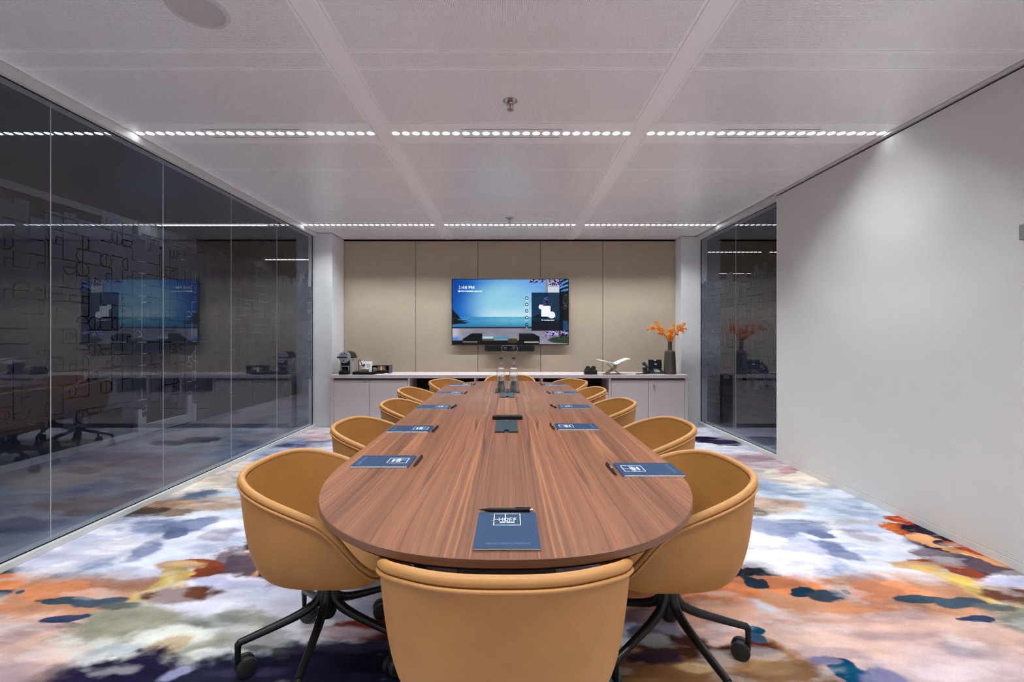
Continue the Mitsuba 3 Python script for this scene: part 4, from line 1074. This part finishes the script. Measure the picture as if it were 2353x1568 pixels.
t = add('flat_lead', tube(bezier([(1.735, 6.20, ZC + .0065), (1.78, 6.16, ZC + .0065), (1.82, 6.24, ZC + .0065), (1.868, 6.20, ZC + .0065)], 20), .006, 8), 'm_black_plastic', 50)
tag(t, 'short black lead lying on the sideboard left of the phone', 'cable')

t = 'vase'; tag(t, 'tall dark brown bottle vase at the right end of the sideboard', 'vase')
vx, vy = 2.215, 6.24
prof = [(0, 0), (.074, 0), (.081, .004), (.082, .02), (.077, .15), (.070, .300), (.067, .311), (.048, .323), (.029, .331), (.0268, .345), (.0262, .436), (.0275, .444), (.0235, .444), (.022, .345), (.0, .335)]
add(t + '__body', moved(lathe(prof, 36), vx, vy, ZC), 'm_vase', 25)
hook = tube(np.array([(0.010 * math.cos(a), -.003, .010 * math.sin(a)) for a in np.linspace(.6, 5.2, 14)]), .0022, 6)
add(t + '__ring', moved(hook, vx + .0, vy - .046, ZC + .328), 'm_chrome', 40, label='small metal ring at the neck')
r3 = random.Random(5)
def branch(path, twigs, label, sd):
    t = numbered('blossom_branch'); tag(t, label, 'branch', 'orange blossom branches in the vase')
    r = np.random.default_rng(sd)
    P = bezier(path, 18)
    ms = [tube(P, np.linspace(.0034, .0016, 18), 6)]; bl = []
    def bloom(p, n, sg):
        for _ in range(n):
            q = p + r.normal(0, sg, 3) * (1, 1, .85)
            b = trimesh.creation.icosphere(subdivisions=1, radius=float(r.uniform(.0052, .0088)))
            b.vertices = b.vertices * r.uniform(.7, 1.15, 3); bl.append(moved(b, *q))
    for (s, end, dens) in twigs:
        a = P[int(s * 17)]; e_ = np.array(end, float)
        Q = bezier([a, a * .5 + e_ * .5 + (0, 0, .008), e_], 8); ms.append(tube(Q, np.linspace(.0024, .0012, 8), 5))
        for q in Q[2:]: bloom(q, dens, .0115)
    for q in P[9:]: bloom(q, 5, .010)
    add(t + '__stem', cat(*ms), 'm_stem', 60)
    add(t + '__blossoms', cat(*bl), 'm_blossom', 60, kind='stuff')
def bp(px, py, y=6.24): return ((px - 1168) / 1046 * y, y, zpx(py, y))
branch([(vx - .005, vy, ZC + .36), bp(1539, 779), bp(1524, 765), bp(1510, 748, 6.2), bp(1500, 756, 6.2)], [(.55, bp(1514, 766, 6.22), 7), (.62, bp(1508, 742, 6.2), 5), (.8, bp(1488, 757, 6.18), 6), (.85, bp(1497, 750, 6.18), 4)], 'orange blossom branch leaning far left over the sideboard', 21)
branch([(vx - .002, vy - .004, ZC + .36), bp(1539, 778), bp(1530, 772), bp(1518, 758, 6.3), bp(1509, 740, 6.32)], [(.7, bp(1521, 752, 6.28), 4), (.6, bp(1520, 768, 6.25), 6)], 'orange blossom branch rising to the tall upper left tip', 22)
branch([(vx, vy + .004, ZC + .36), bp(1542, 780), bp(1541, 775), bp(1543, 762), bp(1548, 744, 6.24)], [(.25, bp(1535, 768, 6.19), 9), (.35, bp(1546, 772, 6.2), 9), (.6, bp(1541, 757, 6.19), 8), (.7, bp(1549, 757, 6.2), 7), (.25, bp(1536, 774, 6.17), 9), (.28, bp(1544, 776, 6.17), 9), (.4, bp(1538, 768, 6.15), 8), (.5, bp(1536, 762, 6.22), 7)], 'orange blossom branch standing upright in the middle of the bunch', 23)
branch([(vx + .004, vy, ZC + .36), bp(1545, 778), bp(1552, 765), bp(1560, 756), bp(1576, 756, 6.2)], [(.6, bp(1566, 745, 6.2), 6), (.75, bp(1574, 744, 6.18), 5), (.8, bp(1570, 764, 6.18), 6), (.65, bp(1558, 748, 6.22), 6), (.5, bp(1556, 767, 6.2), 5)], 'orange blossom branch leaning right towards the glass', 24)

# ------------------------------------------------------------------ on the ceiling
def sprinkler(x, y, label):
    t = numbered('sprinkler'); tag(t, label, 'sprinkler', 'sprinkler heads in the ceiling')
    add(t + '__escutcheon', moved(lathe([(0, 0), (.042, 0), (.043, -.003), (.032, -.011), (.020, -.014), (.016, -.022), (0, -.022)], 28), x, y, H), 'm_chrome', 30)
    add(t + '__arms', cat(*[tube(bezier([(x + s * .013, y, H - .02), (x + s * .017, y, H - .032), (x + s * .016, y, H - .045), (x + s * .008, y, H - .055)], 8), .0024, 6) for s in (-1, 1)]), 'm_chrome', 50)
    add(t + '__bulb', cyl((x, y, H - .022), (x, y, H - .050), .0028, 8), mat('m_bulb', (.3, .02, .02), .2), 50)
    add(t + '__deflector', moved(lathe([(0, 0), (.021, -.001), (.021, -.0035), (.010, -.007), (0, -.008)], 20), x, y, H - .052), 'm_chrome', 30)
sprinkler(.012, 2.735, 'chrome sprinkler head in the ceiling in front of the nearer light row')
sprinkler(.012, 5.405, 'chrome sprinkler head in the ceiling in front of the farther light row')
t = 'ceiling_speaker'; tag(t, 'large round white loudspeaker grille in the ceiling, upper left', 'loudspeaker')
add(t + '__ring', moved(lathe([(.100, -.0005), (.100, -.007), (.106, -.009), (.118, -.006), (.122, -.0005)], 48), -1.345, 1.972, H), 'm_white_trim', 30)
mat('m_grille', (.50, .49, .49), .6, .3)
add(t + '__grille', moved(lathe([(0, -.005), (.100, -.0045), (.100, -.0005), (0, -.0005)], 48), -1.345, 1.972, H), 'm_grille', 30)
t = 'ceiling_sensor'; tag(t, 'small flat white disc on the ceiling right of the farther sprinkler', 'sensor')
add(t + '__cover', moved(lathe([(0, -.006), (.038, -.0055), (.044, -.003), (.045, -.0005), (0, -.0005)], 32), .455, 5.42, H), 'm_ceiling', 30)
t = 'wall_thermostat'; tag(t, 'small grey control mounted on the right wall at the picture edge', 'thermostat')
add(t + '__housing', box(2.637, 2.6545, 2.29, 2.355, 1.72, 1.80, .004), mat('m_grey', (.22, .21, .21), .5))
